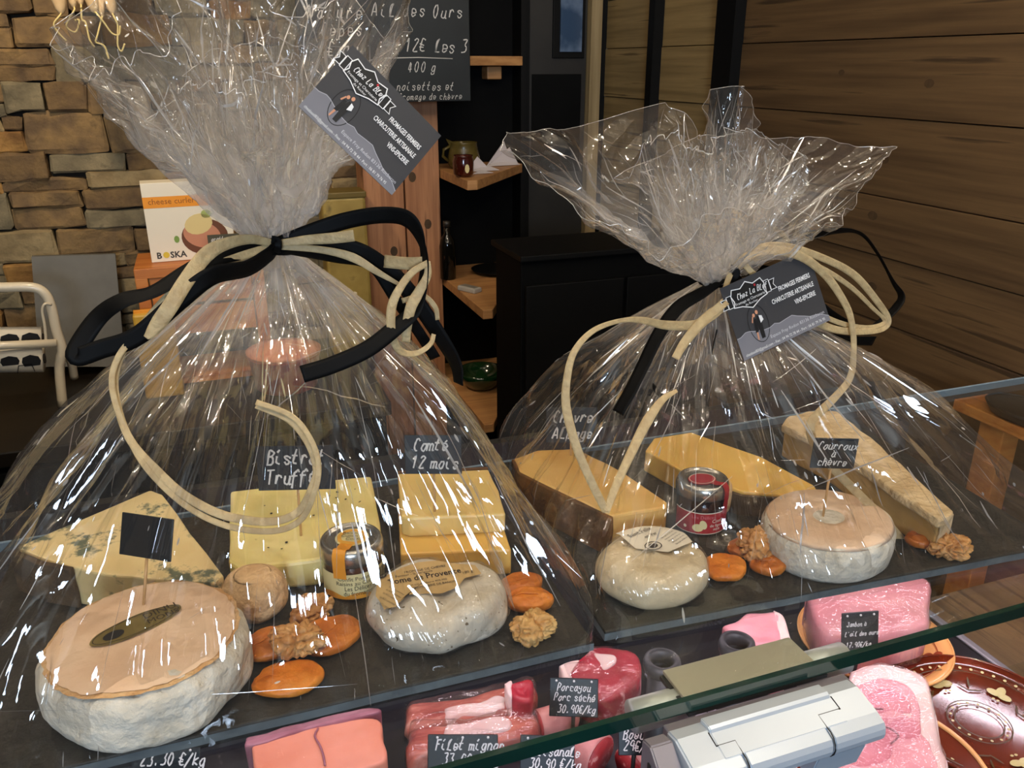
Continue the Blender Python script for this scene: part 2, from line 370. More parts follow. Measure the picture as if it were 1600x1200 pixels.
def outline(name, pts, width, o, ex, ey, mat, parent, lift=.0004, closed=True):
    """mitred line strip, no overlapping faces"""
    ex = Vector(ex).normalized(); ey = Vector(ey).normalized(); nz = ex.cross(ey); o = Vector(o)+nz*lift; V = []; Fc = []
    n = len(pts)
    for i in range(n):
        p = Vector(pts[i]); a = Vector(pts[i-1] if (closed or i) else pts[0]); b = Vector(pts[(i+1) % n] if (closed or i < n-1) else pts[-1])
        d1 = (p-a).normalized() if (p-a).length > 1e-9 else (b-p).normalized(); d2 = (b-p).normalized() if (b-p).length > 1e-9 else d1
        n1 = Vector((-d1.y, d1.x)); n2 = Vector((-d2.y, d2.x)); m = n1+n2; m = m.normalized() if m.length > 1e-6 else n1
        k = width/2/max(.45, m.dot(n1))
        for s_ in (-1, 1): q = p+m*k*s_; V.append(o+ex*q.x+ey*q.y)
    for i in range(n if closed else n-1): j = (i+1) % n; Fc.append((2*i, 2*j, 2*j+1, 2*i+1))
    return mesh(name, V, Fc, mat, parent)
def ell(cx, cy, rx, ry, n=24, a0=0.): return [(cx+rx*math.cos(2*PI*k/n)*math.cos(a0)-ry*math.sin(2*PI*k/n)*math.sin(a0), cy+rx*math.cos(2*PI*k/n)*math.sin(a0)+ry*math.sin(2*PI*k/n)*math.cos(a0)) for k in range(n)]

# ------------------------------------------------------------------ materials of the scene
M_black = pbr('black_paint', '#08090a', rough=.6, spec=.2)
M_blackpanel = pbr('black_panel', '#060708', '#0a0b0c', 8, rough=.75, spec=.12)
M_counter = pbr('dark_worktop', '#14110d', '#1d1812', 12, rough=.35)
M_chalk = pbr('chalk_white', '#d9d7d2', rough=.8)
M_chalk.node_tree.nodes['Principled BSDF'].inputs['Specular IOR Level'].default_value = .1
M_board = pbr('chalkboard', '#12181b', '#1b2427', 6, rough=.5)
M_slate = pbr('slate', '#2b2822', '#38342d', 45, rough=.55, spec=.25, bump=.35, bscale=160, detail=6)
M_slate_edge = pbr('slate_edge', '#4a5358', '#5c676c', 60, rough=.6)
M_mortar = pbr('mortar', '#1a1510', '#2b231a', 30, rough=.95)
STONES = [pbr('stone_brown', '#65523a', '#8a7048', 17, rough=.85, bump=2., bscale=34, c3='#57472f', detail=8),
          pbr('stone_ochre', '#7a5830', '#a07a42', 15, rough=.85, bump=2., bscale=34, c3='#6d4b25', detail=8),
          pbr('stone_grey', '#655d48', '#857a5e', 17, rough=.85, bump=2., bscale=36, c3='#4f4838', detail=8),
          pbr('stone_pale', '#7d6c4c', '#9c8a64', 19, rough=.85, bump=2., bscale=38, c3='#6b5a3d', detail=8),
          pbr('stone_umber', '#584631', '#7b633f', 17, rough=.85, bump=2., bscale=34, c3='#8a7049', detail=8)]
M_plank = wood('plank_brown', '#4f3b24', '#6a5234', 'Y', 5, .6, '#43321f')
M_plank2 = wood('plank_tan', '#7d6a45', '#9a8459', 'Y', 5, .6, '#675536')
M_knot = pbr('wood_knot', '#45331f', '#523e27', 60, rough=.7)
M_pine = wood('pine', '#a87748', '#c4935e', 'X', 6, .5)
M_pine_z = wood('pine_upright', '#9c6a48', '#bd8961', 'Z', 5, .55, '#7b5034')
M_orangewood = wood('orange_pine', '#b5682c', '#cd8440', 'X', 5, .45)
M_trimwood = wood('pale_trim', '#85724e', '#a3906a', 'Z', 4, .6)
M_metal = pbr('brushed_aluminium', '#c8d3de', rough=.38, metal=.35)
M_metal2 = pbr('satin_aluminium', '#d4d4cf', rough=.42, metal=.35)
M_greymetal = pbr('grey_cast_metal', '#8e8a92', rough=.45, metal=.4)
M_beige = pbr('beige_clamp', '#b9b09c', rough=.5, metal=.2)
M_rubber = pbr('black_rubber', '#1d1d1c', rough=.5)
M_glass = glass('counter_glass', (.95, .975, .965), .05, .015, .95)
M_frontglass = glass('front_glass', (.97, .99, .98), .03, .02, .5)
M_greenedge = pbr('green_glass_edge', '#06241f', '#0b332b', 8, rough=.12, spec=.8)
M_casedeck = pbr('case_deck', '#16151a', '#1d1b21', 20, rough=.35)
M_glint = glint_mat('film_crease')
M_film = film('cellophane')
M_film2 = film('cellophane_crumpled', base=.09, edge=.55, haze=.035, uvbump=1.5, lowbump=.45, layers=((12, .8, 3.2, 1.), (7, 7, 2.6, .5), (26, 1.6, 5., .3)))
M_shrink = film('shrink_wrap', base=.10, edge=.4, haze=.03, rough=.08, uvbump=.75, lowbump=.55, layers=((7, 5, 4., 1.), (10, 9, 6., .5)))
M_satin = pbr('black_satin', '#050505', rough=.6, spec=.12)
M_raffia = pbr('raffia', '#ad9468', '#bca578', 60, rough=.55, stretch=(3, 1, 3), bump=.3)
M_card = pbr('card_dark_grey', '#3c3c3e', rough=.35); M_cardlight = pbr('card_light_grey', '#77777d', rough=.35)
M_white = pbr('print_white', '#e6e6e4', rough=.5); M_inkblack = pbr('ink_black', '#0c0b0b', rough=.5); M_ink = pbr('ink_brown', '#33271a', rough=.6)
M_skin = pbr('print_skin', '#c98e6b', rough=.6); M_red = pbr('print_red', '#b3202a', rough=.5)
M_pick = pbr('toothpick', '#b98f58', '#caa06a', 40, rough=.6)
M_tag = pbr('tag_black', '#0f1418', rough=.45)
M_apricot = pbr('dried_apricot', '#c66a14', '#dd8a2a', 45, rough=.42, sss=.12, bump=.5, bscale=110, c3='#b5570e')
M_apricotd = pbr('dried_apricot_dark', '#ab5812', '#c67524', 45, rough=.42, sss=.12, bump=.5, bscale=110)
M_walnut = pbr('walnut', '#a87038', '#d3a263', 70, rough=.5, bump=.6, bscale=150, c3='#e2bd84', sss=.1)
M_walnut2 = pbr('walnut_pale', '#bf8d4d', '#ddb574', 70, rough=.5, bump=.6, bscale=150, c3='#ead09a', sss=.1)
M_jam = pbr('dark_jam', '#3a1606', '#52240a', 60, rough=.12, coat=.8)
M_jam2 = pbr('fig_jam', '#1a0608', '#2a0d10', 60, rough=.12, coat=.8)
M_lid = pbr('silver_lid', '#b9b6ae', rough=.25, metal=.9)
M_paper = pbr('kraft_label', '#b99a63', '#c8a971', 30, rough=.6)
M_cream = pbr('cream_label', '#d6c98f', '#e0d59f', 20, rough=.5); M_orange = pbr('orange_strip', '#e09320', '#ea9f2c', 20, rough=.4)
M_redlabel = pbr('red_label', '#96131f', '#a81826', 20, rough=.4)
M_rindwhite = pbr('mould_rind', '#d9d2c2', '#c0b8a6', 55, rough=.8, bump=1., bscale=120, c3='#98907c', detail=8)
M_topskin = pbr('peach_rind', '#d3b191', '#dcc0a3', 25, rough=.6, bump=.4, bscale=90, c3='#cda883')
M_rindedge = pbr('golden_crust', '#b98b58', '#cdaa7c', 90, rough=.8, bump=.8)
M_olive = pbr('olive_gold_label', '#6f6132', '#8c7b45', 60, rough=.35, metal=.3)
def veined(name, base, base2, vein, th=.60, sc=34, amount=1.):
    m = pbr(name, base, base2, 30, rough=.42, bump=.3, bscale=70, sss=.2)
    nt = m.node_tree; N = nt.nodes; L = nt.links; b = N['Principled BSDF']
    src = b.inputs['Base Color'].links[0].from_socket
    tc = N.new('ShaderNodeTexCoord'); a = N.new('ShaderNodeTexNoise'); a.inputs['Scale'].default_value = sc; a.inputs['Detail'].default_value = 6; a.inputs['Roughness'].default_value = .7
    L.new(tc.outputs['Object'], a.inputs['Vector'])
    r = N.new('ShaderNodeValToRGB'); L.new(a.outputs[0], r.inputs[0]); r.color_ramp.elements[0].position = th; r.color_ramp.elements[0].color = (0, 0, 0, 1)
    r.color_ramp.elements[1].position = th+.07; r.color_ramp.elements[1].color = (amount, amount, amount, 1)
    mx = N.new('ShaderNodeMix'); mx.data_type = 'RGBA'; L.new(r.outputs[0], mx.inputs['Factor']); L.new(src, mx.inputs['A']); mx.inputs['B'].default_value = rgb(vein)
    L.new(mx.outputs['Result'], b.inputs['Base Color']); return m
M_blue = veined('blue_cheese_paste', '#dcc48c', '#e6d09c', '#44584c', .545, 30, .9)
M_truffle = veined('truffle_cheese_paste', '#dfcc80', '#e9d894', '#2b2416', .685, 46)
M_comte = pbr('yellow_paste', '#dcae52', '#e6bd66', 8, rough=.4, sss=.3)
M_comte2 = pbr('yellow_paste_pale', '#dfbd70', '#e8cb82', 8, rough=.4, sss=.3)
M_tomme = pbr('golden_paste', '#cfa055', '#dcb670', 14, rough=.42, sss=.25)
M_rindbrown = pbr('brown_rind', '#4f3315', '#70491f', 50, rough=.85, bump=1., bscale=90, c3='#8d6431')
M_rinddark = pbr('dark_rind', '#3b2d1c', '#54412a', 50, rough=.85, bump=.8)
M_ballrind = pbr('beige_bloom_rind', '#d0a877', '#dfbd90', 60, rough=.75, bump=.7, bscale=200, c3='#c2955f')
M_longrind = pbr('ivory_rough_rind', '#c9ad80', '#dcc49a', 70, rough=.8, bump=1., bscale=130, c3='#a98a5c')
M_longpaste = pbr('ivory_golden_paste', '#bb9250', '#cfa768', 30, rough=.5)
M_paperwhite = pbr('white_paper', '#ddd4c0', '#e5ddca', 20, rough=.6)
M_tome = pbr('tomme_rind', '#cfc5b0', '#ddd6c6', 40, rough=.8, bump=1., bscale=85, c3='#a59a84', speck='#75654e', speckscale=260, speckth=.27)
M_wrapch = pbr('white_cheese', '#d9c7a2', '#e3d4b3', 40, rough=.7, bump=.8, bscale=90, c3='#c4a97b')
M_napkin = pbr('napkin', '#c9c3c6', rough=.8)
# ------------------------------------------------------------------ room shell
XR, YB, ZF, ZC, XL, YF = 1.35, 2.8, -1.3, 1.2, -1.6, -2.5
M_wallplain = pbr('plain_wall', '#4b4034', rough=.9); M_floor = pbr('floor_dark', '#2a2520', '#332d27', 4, rough=.5)
M_ceil = pbr('ceiling_cream', '#c4baa8', rough=.9)
struct(bx('floor', ((XL+XR)/2, (YB+YF)/2, ZF-.02), (XR-XL+.6, YB-YF+.6, .04), M_floor))
struct(bx('ceiling', ((XL+XR)/2, (YB+YF)/2, ZC+.02), (XR-XL+.6, YB-YF+.6, .04), M_ceil))
struct(bx('wall_left', (XL-.02, (YB+YF)/2, (ZF+ZC)/2), (.04, YB-YF, ZC-ZF), M_wallplain))
# front wall (behind the buyer) with the opening of the street window
fw = mesh('wall_front', [], [], M_wallplain); bm = bmesh.new()
for c, s in (((-1.30, 0, 0), (.62, .04, 2.5)), ((.56, 0, 0), (1.58, .04, 2.5)), ((-.61, 0, -.54), (.76, .04, 1.52)), ((-.61, 0, 1.04), (.76, .04, .32))):
    box_bm((c[0], YF-.02, c[2]-.05 if s[2] == 2.5 else c[2]), s, bm=bm)
bm.to_mesh(fw.data); bm.free(); struct(fw)
# back wall: mortar bed with the stones set proud of it
wb = struct(bx('wall_back', ((XL+XR)/2, YB+.05, (ZF+ZC)/2), (XR-XL, .1, ZC-ZF), M_mortar))
rs = random.Random(11)
def stone(x0, x1, z0, z1, m):
    nx, nz = 5, 3; V = []; Fc = []; px, pz = rs.random()*50, rs.random()*50; d = rs.uniform(.028, .046)
    cx, cz = (x0+x1)/2, (z0+z1)/2
    for j in range(nz+1):
        for i in range(nx+1):
            u, v = (0, .04, .34, .67, .96, 1)[i], (0, .10, .90, 1)[j]; x = x0+(x1-x0)*u; z = z0+(z1-z0)*v
            e = 0 if (i in (0, nx) or j in (0, nz)) else 1
            y = YB-.006-d*(.86+.14*e)+noise.noise(Vector((x*12+px, z*30+pz, 0)))*.016
            edge = (i in (0, nx)) or (j in (0, nz))
            if edge:
                k = noise.noise_vector(Vector((x*22+px, z*22+pz, 3)))*.012; x += k.x; z += k.y
                if (i in (0, nx)) and (j in (0, nz)): x += (cx-x)*.03*rs.random()*2; z += (cz-z)*.12*rs.random()
            V.append((x, y, z))
    nfr = len(V); ring = [j*(nx+1) for j in range(nz+1)]
    border = [i for i in range(nx+1)] + [j*(nx+1)+nx for j in range(1, nz+1)] + [nz*(nx+1)+i for i in range(nx-1, -1, -1)] + [j*(nx+1) for j in range(nz-1, 0, -1)]
    for j in range(nz):
        for i in range(nx): a = j*(nx+1)+i; Fc.append((a, a+1, a+nx+2, a+nx+1))
    for b in border: v = V[b]; V.append((v[0]+(v[0]-cx)*.01, YB+.01, v[2]))
    nb = len(border)
    for k in range(nb): a, b = border[k], border[(k+1) % nb]; Fc.append((b, a, nfr+k, nfr+(k+1) % nb))
    return mesh('stone', V, Fc, m, wb, False)
z = -.62; cols = {}
def zj(x, row): return noise.noise(Vector((x*3.3, row*7.7, 0)))*.022
row = 0
while z < .78:
    h = rs.choice([.045, .055, .065, .08, .09, .11]); x = -.98+rs.uniform(-.1, .1)
    while x < .52:
        wd = rs.uniform(.085, .23)*(1 if h > .07 else 1.2); a_ = z+zj(x+wd/2, row); b_ = z+h+zj(x+wd/2, row+1); hh_ = b_-a_; wt = rs.choice([0, 0, 4, 2, 2, 3, 1, 4, 2])
        q_ = rs.random()
        if hh_ > .075 and q_ < .38:
            s_ = a_+hh_*rs.uniform(.35, .65); k_ = rs.uniform(.35, .65)
            stone(x+.001, x+wd-.001, a_, s_-.0005, STONES[wt])
            if q_ < .2: stone(x+.001, x+wd-.001, s_+.001, b_, STONES[rs.choice([0, 4, 3, 2])])
            else: stone(x+.001, x+wd*k_-.0005, s_+.001, b_, STONES[rs.choice([0, 4, 3, 2])]); stone(x+wd*k_+.0005, x+wd-.001, s_+.001, b_, STONES[rs.choice([0, 4, 2])])
        else: stone(x+.001, x+wd-.001, a_, b_-.0005, STONES[wt])
        x += wd
    z += h; row += 1
# one large ochre stone as in the photograph is part of the run above; right wall: broad boards
wr = struct(bx('wall_right', (XR+.05, (YB+YF)/2, (ZF+ZC)/2), (.06, YB-YF, ZC-ZF), M_blackpanel))
seams = [-1.3, -1.05, -.8, -.62, -.46, -.325, -.165, -.025, .098, .257, .41, .56, .71, .86, 1.01, 1.2]
for i in range(len(seams)-1):
    a, b = seams[i], seams[i+1]; off = (.0035 if i % 2 else 0)
    for (y0, y1, m) in ((-1.2, 2.03, M_plank), (2.06, 2.8, M_plank2)):
        bobj('plank', box_bm((XR+.012-off, (y0+y1)/2, (a+b)/2), (.024, y1-y0, b-a-.0022), .0012), m, wr)
    for k in range(rs.choice([1, 2, 3])):
        yy = rs.uniform(1.05, 1.9); zz = rs.uniform(a+.03, b-.03); r_ = rs.uniform(.006, .011)
        mesh('knot', [(XR-off-.0006, yy+q[0]*r_*1.5, zz+q[1]*r_) for q in ell(0, 0, 1, 1, 10)], [tuple(range(10))[::-1]], M_knot, wr)
for i, (y, wd) in enumerate(((2.01, .085), (2.4, .035), (2.83-.05, .03))):
    struct(bx('trim_%d' % (i+1), (XR-.018, y, (ZF+ZC)/2), (.032, wd, ZC-ZF-.01), M_black))
struct(bx('trim_4', (1.298, YB-.035, (ZF+ZC)/2), (.04, .05, ZC-ZF-.01), M_trimwood))
# dark door with its small window in the back wall
dr = struct(bx('door_1', (1.165, YB-.02, (ZF+ZC)/2), (.215, .035, ZC-ZF-.01), pbr('door_grey', '#232221', '#2b2a28', 6, rough=.5)))
bx('door_frame', (1.045, YB-.03, (ZF+ZC)/2), (.03, .055, ZC-ZF-.02), M_black, dr)
wm = pbr('window_glass_blue', '#39506e', '#8fa5c4', 7, rough=.15, spec=.9)
bx('door_window_frame', (1.205, YB-.04, .52), (.115, .012, .28), M_black, dr, .002)
bx('door_window', (1.21, YB-.049, .515), (.078, .006, .23), wm, dr)
bx('door_panel', (1.165, YB-.041, .17), (.18, .006, .32), M_blackpanel, dr, .002)

# ------------------------------------------------------------------ black corner shelving and the chalkboard
def W(o, parent):   # parent a world-space mesh to a thing placed elsewhere
    o.parent = parent; o.matrix_parent_inverse = Matrix.Translation(-parent.location); return o
sh = thing('corner_shelf_unit', 'black corner shelving unit with chamfered wooden shelves beside the pine post', 'shelf', (.86, 2.75, ZF))
W(bx('back_panel', (.87, YB-.01, (ZF+1.1)/2), (.31, .015, 1.1-ZF), M_blackpanel), sh)
W(bx('side_panel', (1.022, 2.745, (ZF+1.1)/2), (.016, .09, 1.1-ZF), M_black), sh)
for zt, y0, tag_ in ((.05, 2.33, 0), (-.30, 2.20, 0), (-.66, 2.20, 0), (.385, 2.50, 0)):
    p = [(.712, YB-.02), (.712, y0), (.742, y0), (1.012, 2.68), (1.012, YB-.02)]
    if zt > .3: p = [(.712, YB-.02), (.712, 2.6), (1.012, 2.68), (1.012, YB-.02)]
    W(prism('shelf', p, zt-.028, zt, M_pine, bevel=.002), sh)
W(bx('bracket', (.93, 2.75, .335), (.05, .06, .04), M_pine, bevel=.004), sh)
post = thing('pine_post', 'thick planed pine post of two boards behind the left gift bag', 'post', (.57, 2.68, ZF))
W(bx('board', (.528, 2.68, (ZF+.62)/2), (.125, .12, .62-ZF), M_pine_z, bevel=.002), post)
W(bx('board', (.652, 2.68, (ZF+.62)/2), (.112, .12, .62-ZF), M_pine_z, bevel=.002), post)
for (x, z_) in ((.62, .03), (.665, -.12), (.55, -.2)):
    W(mesh('knot', [(x+q[0], 2.6195, z_+q[1]) for q in ell(0, 0, .012, .016, 12)], [tuple(range(12))[::-1]], M_knot), post)
# chalkboard hung in front of the post
cbd = thing('chalkboard', 'large dark chalkboard with handwritten sausage prices hanging above the shelves', 'chalkboard', (.53, 2.48, .3))
e1 = aty(455, 0, 2.48); e2 = aty(735, 0, 2.48); e3 = aty(735, 158, 2.48); e4 = aty(474, 158, 2.48)
W(bx('panel', ((e1.x+e2.x)/2+.004, 2.49, (e3.z+.72)/2), (e2.x-e1.x-.012, .012, .72-e3.z), M_board, bevel=.002), cbd)
cw = .001
def cl(px, py): p = aty(px, py, 2.483); return p.x, p.z
def chalk(text, px, py, hpx, seed=1, adv=.62, name='writing'):
    x, z_ = cl(px, py); x2, z2 = cl(px, py-hpx); s = z2-z_
    return [W(q_, cbd) for q_ in scribble(name, [(x, z_, 1, text)], s, (0, 2.4829, 0), (1, 0, 0), (0, 0, 1), M_chalk, None, lw=.09, advance=adv, seed=seed)]
chalk('Nature', 478, 27, 21, 1, .80); chalk('Ail des Ours', 580, 25, 20, 2, .74); chalk('Cèpes', 500, 55, 20, 3, .75)
chalk('4€ ou', 496, 86, 22, 4, .7); chalk('12€', 632, 80, 20, 5, .62); chalk('les 3', 678, 82, 20, 6, .62)
chalk('sans', 566, 113, 19, 7, .6); chalk('400 g', 636, 112, 15, 8, .75)
chalk('Yaourt, noisettes et', 556, 142, 13, 9, .68); chalk('fromage de chèvre', 622, 156, 10, 10, .68)
x1, z1_ = cl(600, 91); x2_, _z = cl(707, 91)
W(tube('underline', [(x1, 2.4826, z1_), ((x1+x2_)/2, 2.4826, z1_+.002), (x2_, 2.4826, z1_-.001)], .0016, M_chalk, n=5), cbd)

# crockery on the shelves
jg = thing('ceramic_jug', 'squat mustard and brown glazed jug on the upper corner shelf', 'jug', (.79, 2.62, .05))
gl_m = pbr('mustard_glaze', '#4d421f', '#665a2c', 22, rough=.25, c3='#5a2c17')
lathe('body', [(.038, 0), (.05, .012), (.052, .035), (.046, .06), (.043, .078), (.045, .082), (.04, .08), (.037, .06), (.04, .03), (.03, .012), (.001, .01)], gl_m, jg, 28)
tube('handle', [(-.045, 0, .07), (-.066, 0, .06), (-.068, 0, .04), (-.05, 0, .025)], .005, gl_m, jg)
mesh('spout', [(-.03, -.012, .08), (-.03, .012, .08), (-.058, 0, .094), (-.04, 0, .06)], [(0, 1, 2), (0, 2, 3), (1, 3, 2), (0, 3, 1)], gl_m, jg)
cp = thing('red_pot', 'small dark red glazed pot with pale slip flower on the upper shelf', 'pot', (.728, 2.42, .05))
rg = pbr('red_glaze', '#38100a', '#48180e', 15, rough=.15, coat=.5)
lathe('body', [(.022, 0), (.03, .01), (.031, .045), (.027, .058), (.029, .062), (.025, .06), (.026, .02), (.001, .01)], rg, cp, 24)
mesh('flower', [(q[0], -.0315, .026+q[1]) for q in ell(.002, 0, .007, .013, 10)], [tuple(range(10))], M_cream, cp)
def napkin(name, label, c, pts):
    t = thing(name, label, 'napkin', c)
    V = []; Fc = []
    for i, tri in enumerate(pts):
        k = len(V); V += [Vector(q) for q in tri]; V += [Vector(q)+Vector((.001, .003, .001)) for q in tri]
        Fc += [(k, k+1, k+2), (k+5, k+4, k+3), (k, k+3, k+4, k+1), (k+1, k+4, k+5, k+2), (k+2, k+5, k+3, k)]
    mesh('folded_paper', V, Fc, M_napkin, t)
napkin('paper_napkin', 'folded white paper napkin standing in a fan at the right of the upper shelf', (.93, 2.66, .051), [((-.05, 0, 0), (.04, 0, 0), (.01, 0, .075)), ((-.05, -.01, 0), (.055, -.012, .004), (.03, 0, .055)), ((-.07, -.03, .001), (.06, -.02, .001), (.03, 0, .016))])
napkin('paper_napkin', 'small folded white napkin in the middle of the upper shelf before the jug', (.815, 2.53, .051), [((-.045, 0, 0), (.035, 0, 0), (-.005, .01, .042)), ((-.05, -.02, .001), (.06, -.01, .001), (.03, .01, .014))])
napkin('paper_napkin', 'flat crumpled white napkin near the front edge of the upper shelf', (.80, 2.46, .051), [((-.03, 0, 0), (.035, 0, .001), (.0, .02, .008))])
pl = thing('black_plate', 'round black plate lying on the middle corner shelf', 'plate', (.90, 2.62, -.30))
lathe('dish', [(.04, 0), (.06, .004), (.085, .014), (.088, .017), (.084, .016), (.06, .008), (.001, .006)], M_black, pl, 40)
dd = thing('white_dish', 'small white rectangular dish on the middle corner shelf', 'dish', (.74, 2.42, -.30), rz=.5)
dwm = pbr('white_ceramic', '#b9b7b0', rough=.3)
bobj('body', box_bm((0, 0, .008), (.035, .075, .016), .004), dwm, dd); bx('well', (0, 0, .0165), (.022, .06, .001), pbr('dish_well', '#8f8d86', rough=.3), dd)
gb = thing('green_bowl', 'dark green glazed bowl on the lowest corner shelf', 'bowl', (.80, 2.50, -.66))
grm = pbr('green_glaze', '#0c2a14', '#15391d', 15, rough=.12, coat=.6)
lathe('bowl_body', [(.03, 0), (.05, .01), (.075, .045), (.08, .065), (.077, .064), (.07, .045), (.04, .014), (.001, .01)], grm, gb, 36)
lathe('foot_ring', [(.028, -.0), (.033, .0), (.033, .006), (.028, .006)], grm, gb, 24)
bt = thing('dark_bottle', 'dark glass bottle standing behind the white dish on the middle shelf', 'bottle', (.722, 2.60, -.30))
lathe('body', [(.024, 0), (.026, .003), (.026, .11), (.022, .13), (.01, .15), (.01, .175)], pbr('bottle_glass_dark', '#0e0d0a', rough=.08), bt, 24)
lathe('cap', [(.012, .172), (.012, .19), (.0, .191)], pbr('cap_dark', '#2b2722', rough=.4), bt, 18)

# ------------------------------------------------------------------ black cabinet behind the right bag
cab = thing('black_cabinet', 'tall matte black cabinet behind the right gift bag', 'cabinet', (1.04, 2.08, ZF))
W(bx('carcass', (1.03, 2.06, (ZF-.108)/2), (.585, .20, -.108-ZF), M_blackpanel, bevel=.004), cab)
W(bx('top_board', (1.03, 2.06, -.10), (.60, .24, .016), M_black, bevel=.003), cab)
W(bx('door', (.885, 1.945, -.6), (.28, .012, .86), M_black, bevel=.003), cab); W(bx('door', (1.175, 1.945, -.6), (.28, .012, .86), M_black, bevel=.003), cab)
tube('handle', [(.99, 1.938, -.5), (.99, 1.918, -.5), (.99, 1.918, -.62), (.99, 1.938, -.62)], .004, M_rubber); W(bpy.context.scene.objects[-1] if False else COL.objects[-1], cab)

# ------------------------------------------------------------------ worktop along the stone wall
wt = thing('back_worktop', 'dark worktop running along the stone wall with cupboards below', 'worktop', (-.35, 2.45, ZF))
W(bx('top', (-.58, 2.41, -.52), (1.98, .64, .04), M_counter, bevel=.004), wt)
for i in range(4): W(bx('cupboard_door', (-1.32+i*.49, 2.115, -.92), (.475, .02, .72), M_blackpanel, bevel=.003), wt)
W(bx('carcass', (-.58, 2.425, -.92), (1.96, .60, .75), M_blackpanel), wt)
# white tube stand with paper rolls
st = thing('paper_roll_stand', 'white tubular stand holding paper rolls on the dark worktop', 'dispenser', (-.55, 2.36, -.5))
M_wtube = pbr('white_enamel', '#d8cdb4', rough=.3, coat=.3)
def S(px, py, y): return aty(px, py, y)-Vector((-.55, 2.36, -.5))
tube('frame', cr([S(-60, 448, 2.36), S(0, 449, 2.36), S(50, 449, 2.36), S(70, 459, 2.36), S(80, 480, 2.36), S(88, 515, 2.36), S(97, 545, 2.36), S(95, 560, 2.36), S(93, 580, 2.36), S(98, 634, 2.36)], 5), .0125, M_wtube, st, 14)
tube('leg', cr([S(98, 545, 2.38), S(104, 550, 2.40), S(112, 568, 2.42), S(116, 590, 2.44)], 4), .011, M_wtube, st, 12)
tube('wire_clip', cr([S(80, 476, 2.35), S(70, 475, 2.34), S(66, 486, 2.34), S(70, 510, 2.34), S(72, 535, 2.34)], 4), .0035, M_wtube, st, 8)
tube('cutter_bar', [S(-60, 541, 2.32), S(0, 540, 2.32), S(88, 536, 2.34)], .011, M_wtube, st, 10)
M_roll = pbr('paper_roll', '#d9d2c0', rough=.6)
def roll(label, px, py, r, y):
    c = aty(-40, py+1, y); e = aty(px, py, y); t = thing('paper_roll', label, 'paper roll', c, 'paper rolls on the white stand')
    d = e-c
    tube('paper', [Vector((0, 0, 0)), d*.5, d], r, M_roll, t, 28, True)
    tube('core', [d, d+Vector((.004, 0, 0))], r*.35, M_mortar, t, 16)
    for (u, hh) in ((.55, .010), (.86, .012)):
        p = d*u+Vector((0, -r-.0005, .004))
        flat('printed_crest', [(-.018, -hh), (.018, -hh), (.022, 0), (.018, hh), (0, hh*1.5), (-.018, hh), (-.022, 0)], p, (1, 0, 0), (0, .0, 1), M_inkblack, t)
    if r > .034: outline('printed_figure', [(-.02, -.02), (-.014, .0), (.016, .0), (.02, -.02)], .0018, d*.75+Vector((0, -r-.0004, -.006)), (1, 0, 0), (0, 0, 1), M_inkblack, t, closed=False)
roll('cream paper roll on the upper rest of the white tube stand', 66, 527, .028, 2.40)
roll('white printed paper roll hanging low in the white tube stand', 68, 560, .036, 2.36)
# grey slab leaning on the stones
gs = thing('grey_stone_slab', 'plain grey slate slab leaning against the stone wall', 'slab', (-.38, 2.66, -.5))
p0, p1, p2, p3 = [aty(a, b, c)-gs.location for a, b, c in ((62, 573, 2.6), (196, 573, 2.6), (180, 397, 2.7), (49, 401, 2.7))]
V = [p0, p1, p2, p3]+[p+Vector((0, .012, .001)) for p in (p0, p1, p2, p3)]
sl_m = pbr('slab_grey', '#5d5c55', '#676660', 12, rough=.6, bump=.2)
mesh('slab', V, [(0, 1, 2, 3), (7, 6, 5, 4), (0, 4, 5, 1), (1, 5, 6, 2), (2, 6, 7, 3), (3, 7, 4, 0)], sl_m, gs)
# wooden crate and the boxed curler on it
cr_ = thing('wooden_crate', 'orange pine crate with a drawer standing against the stone wall', 'crate', (-.04, 2.62, -.5))
cx0, cx1 = -.205, .13
W(bx('rail', ((cx0+cx1)/2, 2.52, -.168), (cx1-cx0, .22, .028), M_orangewood, bevel=.002), cr_)
W(bx('stile', (cx0+.016, 2.425, -.30), (.032, .03, .24), M_orangewood, bevel=.002), cr_); W(bx('stile', (cx1-.016, 2.425, -.30), (.032, .03, .24), M_orangewood, bevel=.002), cr_)
W(bx('drawer_front', ((cx0+cx1)/2, 2.43, -.222), (.265, .02, .078), M_orangewood, bevel=.002), cr_)
W(bx('drawer_front', ((cx0+cx1)/2, 2.43, -.31), (.265, .02, .078), M_orangewood, bevel=.002), cr_)
W(bx('side_board', (cx0+.008, 2.53, -.34), (.014, .19, .32), M_orangewood), cr_); W(bx('side_board', (cx1-.008, 2.53, -.34), (.014, .19, .32), M_orangewood), cr_)
W(bx('bottom_board', ((cx0+cx1)/2, 2.53, -.49), (cx1-cx0, .2, .018), M_orangewood), cr_)
cu = thing('curler_box', 'white and orange cardboard box with a printed cheese curler on the wooden crate', 'box', (-.05, 2.52, -.153), rz=.06)
bw, bh = .225, .215
bobj('carton', box_bm((0, 0, bh/2), (bw, .07, bh), .001), pbr('carton_white', '#eee7d2', rough=.5), cu)
fy = -.0352
flat('orange_band', [(-bw/2, .148), (bw/2, .148), (bw/2, .178), (-bw/2, .178)], (0, fy, 0), (1, 0, 0), (0, 0, 1), pbr('band_orange', '#ef9a1c', rough=.5), cu)
print_text('box_print', 'cheese curler', .022, (-.10, fy, .158), (1, 0, 0), (0, 0, 1), pbr('print_brown_orange', '#a05a10', rough=.6), cu, lift=.0008)
